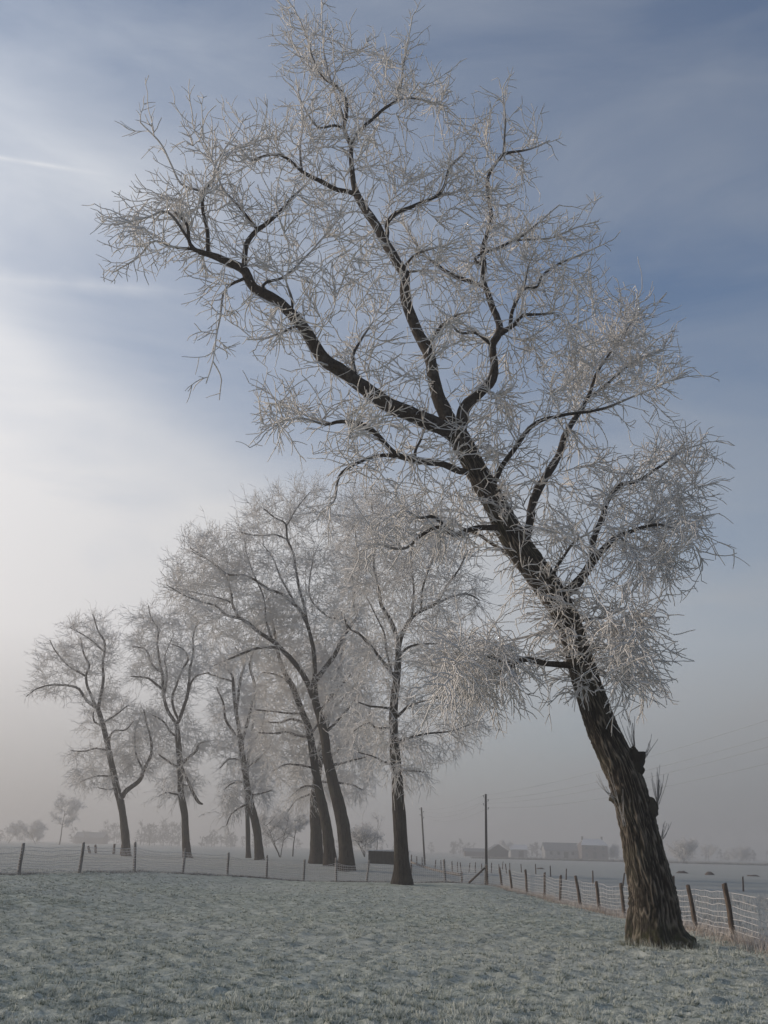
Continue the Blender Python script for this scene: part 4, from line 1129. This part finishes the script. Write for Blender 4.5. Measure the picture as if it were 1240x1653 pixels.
def house(px_, Y, w, d, eave, ridge, label, wall, roof, gable_front=False, windows=(), door=None, chimneys=(), rot=0.0, name='farm_building', hip=0.0):
    p = px_ground(px_, Y); root = empty(name, p, label, 'building', 'far farm buildings'); root.rotation_euler = (0, 0, rot)
    mb = MB(); x, y = w / 2, d / 2; B = -1.0
    if gable_front:
        V = [[-x, -y, B], [x, -y, B], [x, y, B], [-x, y, B], [-x, -y, eave], [x, -y, eave], [x, y, eave], [-x, y, eave], [0, -y, ridge], [0, y, ridge]]
        mb.add(V, [[0, 1, 5, 4], [1, 2, 6, 5], [2, 3, 7, 6], [3, 0, 4, 7]], [[4, 5, 8], [6, 7, 9]])
    else:
        V = [[-x, -y, B], [x, -y, B], [x, y, B], [-x, y, B], [-x, -y, eave], [x, -y, eave], [x, y, eave], [-x, y, eave], [-x + hip, 0, ridge], [x - hip, 0, ridge]]
        mb.add(V, [[0, 1, 5, 4], [1, 2, 6, 5], [2, 3, 7, 6], [3, 0, 4, 7]], [[5, 6, 9], [7, 4, 8]])
    obj('wall', mb.mesh('wall', wall), root)
    mb = MB(); o_ = 0.35; t_ = 0.16; s_ = (ridge - eave) / ((x if gable_front else y))
    for sg in (-1, 1):
        if gable_front:
            a = np.array([[sg * (x + o_), -y - o_, eave - s_ * o_], [0, -y - o_, ridge], [0, y + o_, ridge], [sg * (x + o_), y + o_, eave - s_ * o_]])
        else:
            a = np.array([[-x - o_, sg * (y + o_), eave - s_ * o_], [-x - o_ + hip, 0, ridge], [x + o_ - hip, 0, ridge], [x + o_, sg * (y + o_), eave - s_ * o_]])
        V = np.vstack([a + [0, 0, 0.03], a + [0, 0, 0.03 + t_]])
        mb.add(V, [[0, 1, 2, 3], [7, 6, 5, 4], [0, 4, 5, 1], [1, 5, 6, 2], [2, 6, 7, 3], [3, 7, 4, 0]])
    rf = obj('roof', mb.mesh('roof', roof), root)
    for cx in chimneys:
        mb = MB(); mb.box([cx, 0, ridge + 0.35], (0.7, 0.6, 1.4)); mb.box([cx, 0, ridge + 1.1], (0.85, 0.75, 0.14)); obj('chimney', mb.mesh('chimney', M_BRICK), rf)
    for wx, wz, ww, wh in windows:
        mb = MB(); mb.box([wx, -y - 0.02, wz], (ww + 0.16, 0.1, wh + 0.16)); f_ = obj('window', mb.mesh('window', M_WALL), root)
        mb = MB(); mb.box([wx, -y - 0.06, wz], (ww, 0.06, wh)); obj('pane', mb.mesh('pane', M_GLASS), f_)
    if door:
        mb = MB(); mb.box([door[0], -y - 0.03, door[2] / 2], (door[1], 0.1, door[2])); obj('door', mb.mesh('door', M_DARKWOOD), root)
    return root


house(802, 400, 7.4, 11.2, 2.40, 4.64, 'small gabled barn with a dark front beside the utility pole', M_DARKWOOD, M_ROOFDARK, True, door=(0.00, 3.52, 2.08), name='barn')
house(770, 440, 10.4, 6.4, 1.92, 3.04, 'long low lean-to left of the small gabled barn', M_BRICK, M_ROOFDARK, name='barn')
house(836, 464, 7.2, 8.0, 3.20, 5.12, 'small pale outbuilding between the gabled barn and the farmhouse', M_WALL, M_ROOFFROST, door=(0.96, 2.24, 2.56))
house(905, 456, 14.7, 9.6, 3.20, 6.24, 'long farm building with a sloping frosted roof', M_WALL, M_ROOFDARK, windows=[(-4.80, 2.08, 1.12, 1.28), (-1.60, 2.08, 1.12, 1.28), (4.48, 2.08, 1.12, 1.28)], door=(1.60, 1.92, 2.72))
house(957, 448, 10.9, 9.6, 5.60, 8.00, 'two-storey brick farmhouse with chimneys, tallest of the far buildings', M_BRICK, M_ROOFFROST, windows=[(-3.52, 4.32, 1.12, 1.28), (0.00, 4.32, 1.12, 1.28), (3.52, 4.32, 1.12, 1.28), (-3.52, 1.60, 1.12, 1.44), (3.52, 1.60, 1.12, 1.44)], door=(0.00, 1.44, 2.88), chimneys=(-4.16, 4.16), name='farmhouse', hip=1.9)
house(147, 528, 14.4, 9.6, 3.04, 5.44, 'low farm building in the haze near the lone far tree', M_BRICK, M_ROOFDARK)

# ------------------------------------------------------------------ far trees and bushes


def far_tree(px_, Y, h, w, trunk, seed, label, name='far_tree', stems=1, nl=9, up=0.55, n1=7, n2=3, r=0.03, parent_kind='tree', fill=1.0):
    g = np.random.default_rng(seed); p = px_ground(px_, Y)
    root = empty(name, p, label, parent_kind); c = Crown(); tips = []; dirs = []
    tb = MB()
    for s_ in range(stems):
        lean = g.normal(size=2) * (0.05 if stems == 1 else 0.35); top = h * (0.85 if stems == 1 else g.uniform(0.5, 0.75))
        z = np.linspace(0, top, 9); P = np.c_[lean[0] * z + 0.08 * np.sin(z + seed), lean[1] * z, z]; P[0, 2] = -0.3
        tb.tube(P, np.linspace(h * 0.017, h * 0.004, 9) / math.sqrt(stems), 8)
        for k in range(nl):
            q = g.uniform(trunk, 1.0); b = np.array([np.interp(q * top, z, P[:, i]) for i in range(3)])
            a = g.uniform(0, 6.28); L = w * 0.5 * fill * (0.55 + 0.6 * math.sin(math.pi * min(1, (q - trunk) / (1 - trunk) * 0.8 + 0.15)))
            d = nrm(np.array([math.cos(a), math.sin(a), up])); Q = [b]
            for _ in range(5): d = nrm(d + g.normal(size=3) * 0.15 + [0, 0, 0.05]); Q.append(Q[-1] + d * L / 5)
            Q = np.array(Q); c.add(Q[None], np.linspace(h * 0.006, r, 6)[None], 4); tips.append(Q[1:]); dirs.append(nrm(np.gradient(Q, axis=0))[1:])
    obj('trunk', tb.mesh('trunk', M_BARK2, True), root)
    tp, dd = np.concatenate(tips), np.concatenate(dirs)
    f0 = lambda q: np.full(len(q), 0.05)
    A, RA = spawn(g, tp, dd, n1, (w * 0.08, w * 0.22), 4, r, r * 0.7, f0); c.add(A, RA, 3, 0.95)
    bp = A[:, 1:].reshape(-1, 3); bd = nrm(A[:, 1:] - A[:, :-1]).reshape(-1, 3)
    B, RB = spawn(g, bp, bd, g.poisson(n2 * 0.6, len(bp)), (w * 0.04, w * 0.11), 3, r * 0.8, r * 0.6, f0); c.add(B, RB, 3, 0.95)
    obj('crown', c.mesh('crown', np.zeros(3)), root)
    return root


far_tree(96, 315, 13.2, 9.0, 0.38, 81, 'lone hazy tree with a round crown in the left distance', n1=9, r=0.05)
far_tree(13, 352, 7.8, 6.3, 0.3, 82, 'pale hazy tree at the left picture edge', stems=2, nl=6, r=0.05)
far_tree(57, 337, 6.6, 7.8, 0.15, 83, 'wide hazy bush between the edge tree and the lone tree', 'bush', stems=3, nl=5, r=0.05, parent_kind='bush')
far_tree(452, 118, 5.6, 4.8, 0.25, 84, 'many-stemmed bare bush seen under the slim and leaning trees', 'bush', stems=4, nl=5, n1=5, n2=2, r=0.02, parent_kind='bush')
far_tree(473, 128, 5.0, 3.0, 0.45, 85, 'young frosted tree right of the many-stemmed bush', n1=6, r=0.026)
far_tree(590, 150, 5.2, 4.6, 0.1, 86, 'rounded hazy bush left of the low shed', 'bush', stems=3, nl=6, n1=6, n2=2, r=0.03, parent_kind='bush')
far_tree(608, 300, 10.8, 6.3, 0.45, 87, 'thin hazy tree with upswept boughs above the low shed', nl=6, up=1.4, n1=4, n2=1, r=0.03)
far_tree(1104, 322, 7.5, 8.1, 0.08, 88, 'large round frosted bush in the field right of the leaning trunk', 'bush', stems=3, nl=6, n1=6, n2=2, r=0.07, parent_kind='bush')
far_tree(818, 450, 6.0, 6.0, 0.2, 89, 'hazy tree standing between barn and outbuilding', nl=7, r=0.05)
far_tree(985, 450, 5.4, 7.5, 0.15, 90, 'hazy tree just right of the brick farmhouse', stems=2, nl=6, r=0.05)
far_tree(1145, 450, 6.0, 7.5, 0.2, 91, 'faint far tree right of the large round bush', nl=7, r=0.055)
far_tree(1196, 465, 5.4, 9.0, 0.15, 92, 'faint far tree near the right picture edge', stems=2, nl=6, r=0.055)


def treeline():
    g = np.random.default_rng(99); c = Crown(); n = 0
    for px0, px1, cnt, hh, Y0 in ((-60, 60, 8, 3.6, 340), (110, 150, 3, 4.2, 330), (160, 200, 6, 6.0, 330), (215, 255, 7, 6.2, 320), (258, 300, 7, 6.8, 320), (320, 440, 16, 4.0, 330), (440, 640, 16, 3.8, 360), (690, 780, 8, 4.2, 380), (820, 1000, 16, 3.6, 370), (1040, 1290, 24, 3.4, 380)):
        for k in range(cnt):
            x = g.uniform(px0, px1); Y = Y0 * g.uniform(0.94, 1.08) * 1.6; p = px_ground(x, Y); h = hh * g.uniform(0.7, 1.15) * 1.6
            n = 14
            z = g.uniform(0.1, 1.0, n) * h; a = g.uniform(0, 6.28, n); rr = g.uniform(0, 0.42, n) * h * np.sin(np.pi * np.clip(z / h * 0.85 + 0.12, 0, 1))
            pos = p + np.c_[np.cos(a) * rr, np.sin(a) * rr, z]; d = nrm(np.c_[np.cos(a), np.sin(a), np.full(n, 0.8)])
            c.add(np.array([[p, p + [0, 0, h * 0.5], p + [0.1, 0, h * 0.95]]]), np.array([[0.16, 0.1, 0.04]]), 4)
            A, R = spawn(g, pos, d, 5, (h * 0.10, h * 0.28), 3, 0.15, 0.10, lambda q: np.full(len(q), 0.1)); c.add(A, R, 3, 0.32)
    o = obj('treeline', c.mesh('treeline', np.zeros(3))); tag(o, 'dim line of far trees dissolving in the haze along the horizon', 'trees', kind='stuff')


treeline()
for i, (x, Y, w, h, l) in enumerate([(872, 128, 1.3, 0.3, 'dark mound in the field straight below the farm buildings'), (1101, 122, 1.7, 0.38, 'dark mound in the field below the large round bush'),
                                     (1146, 116, 1.2, 0.5, 'tallest dark mound, between two lower mounds in the right field'), (1216, 114, 1.8, 0.32, 'flat dark mound nearest the right edge')]):
    th, ph = np.meshgrid(np.linspace(0, np.pi / 2, 7), np.linspace(0, 2 * np.pi, 18, endpoint=False), indexing='ij')
    V = np.stack([np.sin(th) * np.cos(ph) * w / 2, np.sin(th) * np.sin(ph) * w / 2.6, np.cos(th) * h - 0.05], -1).reshape(-1, 3)
    V[:, :2] *= (1 + 0.4 * pnoise(V[:, 0] * 1.6 + i * 7, V[:, 1] * 1.6, 3.0))[:, None]; V[:, 2] = V[:, 2] * (1 + 0.5 * pnoise(V[:, 0] * 2.5, V[:, 1] * 2.5, i)) - 0.1
    ii = np.arange(6)[:, None] * 18; j = np.arange(18)[None]
    o = obj('earth_mound', mesh_from('earth_mound', V, [np.stack([ii + j, ii + 18 + j, ii + 18 + (j + 1) % 18, ii + (j + 1) % 18], -1).reshape(-1, 4)], M_POST), None, px_ground(x, Y)); tag(o, l, 'mound', 'dark mounds in the field')

# ------------------------------------------------------------------ rough grass


def along(pts, n, g, sx, sy, bias=(0, 0)):
    pts = np.array([p[:2] for p in pts]); L = np.concatenate([[0], np.cumsum(np.linalg.norm(np.diff(pts, axis=0), axis=1))])
    q = g.uniform(0, L[-1], n); X = np.interp(q, L, pts[:, 0]); Y = np.interp(q, L, pts[:, 1])
    return X + g.normal(size=n) * sx + bias[0], Y + g.normal(size=n) * sy + bias[1]


gg = np.random.default_rng(123)
X, Y = along(fb_pts, 16000, gg, 0.28, 0.3, (0.05, 0)); c_ = pnoise(X * 1.2, Y * 0.9, 3.0)
blades('fence_grass', X, Y, (0.10 + 0.16 * np.clip(c_ + 0.4, 0, 1)) * gg.uniform(0.5, 1.4, len(X)), 0.012, M_STRAW, 'straw-coloured frosted grass along the fence past the leaning tree', 0.6)
X, Y = along(fa_pts, 14000, gg, 0.4, 0.4); c_ = pnoise(X * 0.8, Y * 0.8, 9.0); k_ = gg.uniform(-0.4, 0.7, len(X)) < c_ + 0.25
X, Y, c_ = X[k_], Y[k_], c_[k_]
blades('fence_weeds', X, Y, (0.07 + 0.22 * np.clip(c_, 0, 1)) * gg.uniform(0.5, 1.4, len(X)), 0.018, M_WEED, 'frosted weeds at the foot of the low netting fence', 0.5)
X, Y = along(fa_pts, 15000, gg, 0.10, 0.20, (0, -0.62)); Y = Y + 0.35 * pnoise(X * 0.5, 0, 7.0); c_ = pnoise(X * 0.55, 0.3, 17.0); k_ = gg.uniform(-0.4, 0.4, len(X)) < c_ - 0.08; X, Y = X[k_], Y[k_]
blades('dark_verge', X, Y, gg.uniform(0.03, 0.10, len(X)), 0.03, M_SOIL, 'dark unfrosted edge of turf below the low netting fence', 0.8)
n = 26000; X = gg.uniform(8.4, 34, n); Y = gg.uniform(24, 52, n); c_ = pnoise(X * 0.35, Y * 0.35, 21.0) + 0.5 * pnoise(X * 1.1, Y * 1.1, 22.0); k_ = (gg.uniform(-0.5, 0.6, n) < c_) & (X / Y < 0.55); X, Y, c_ = X[k_], Y[k_], c_[k_]
blades('rough_weeds', X, Y, (0.16 + 0.50 * np.clip(c_ + 0.1, 0, 1)) * gg.uniform(0.4, 1.3, len(X)), 0.018, M_WEED, 'tall frosted weeds in the rough field behind the right fence', 0.5)
a = gg.uniform(0, 6.28, 1500); r = 0.5 + np.abs(gg.normal(size=1500)) * 0.16; X = main_org[0] + 0.02 + np.cos(a) * r; Y = main_org[1] + np.sin(a) * r
blades('root_grass', X, Y, gg.uniform(0.05, 0.17, len(X)), 0.011, blade_material('green_grass', (0.08, 0.09, 0.045), (0.20, 0.21, 0.13), (0.36, 0.36, 0.29)), 'greener grass tufts around the foot of the leaning tree', 0.6)
n = 9000; X = gg.uniform(30, 200, n); Y = 330 + gg.normal(size=n) * 1.2
blades('field_hedge', X, Y, gg.uniform(0.25, 0.95, n), 0.2, M_SOIL, 'thin dark hedge line far across the right field', 0.5)

# ------------------------------------------------------------------ mist
mb = MB(); mb.box([0, 0, 13.5], (3200, 3200, 31))
hz = obj('haze', mb.mesh('haze', None)); tag(hz, 'pale winter mist lying over the whole meadow', 'haze', kind='stuff')
hm = bpy.data.materials.new('mist'); hm.use_nodes = True; ht = hm.node_tree; ht.nodes.clear()
vol = ht.nodes.new('ShaderNodeVolumePrincipled'); vol.inputs['Color'].default_value = (0.68, 0.675, 0.67, 1); vol.inputs['Density'].default_value = 0.0021; vol.inputs['Anisotropy'].default_value = 0.4
ho = ht.nodes.new('ShaderNodeOutputMaterial'); ht.links.new(vol.outputs[0], ho.inputs['Volume'])
hz.data.materials.append(hm)
L_ = sorted(((len(o.data.loops) - 2 * len(o.data.polygons), o.name) for o in COL.objects if o.type == 'MESH'), reverse=True)[:24]
print(L_)
print('TRIS', sum(len(o.data.loops) - 2 * len(o.data.polygons) for o in COL.objects if o.type == 'MESH'))
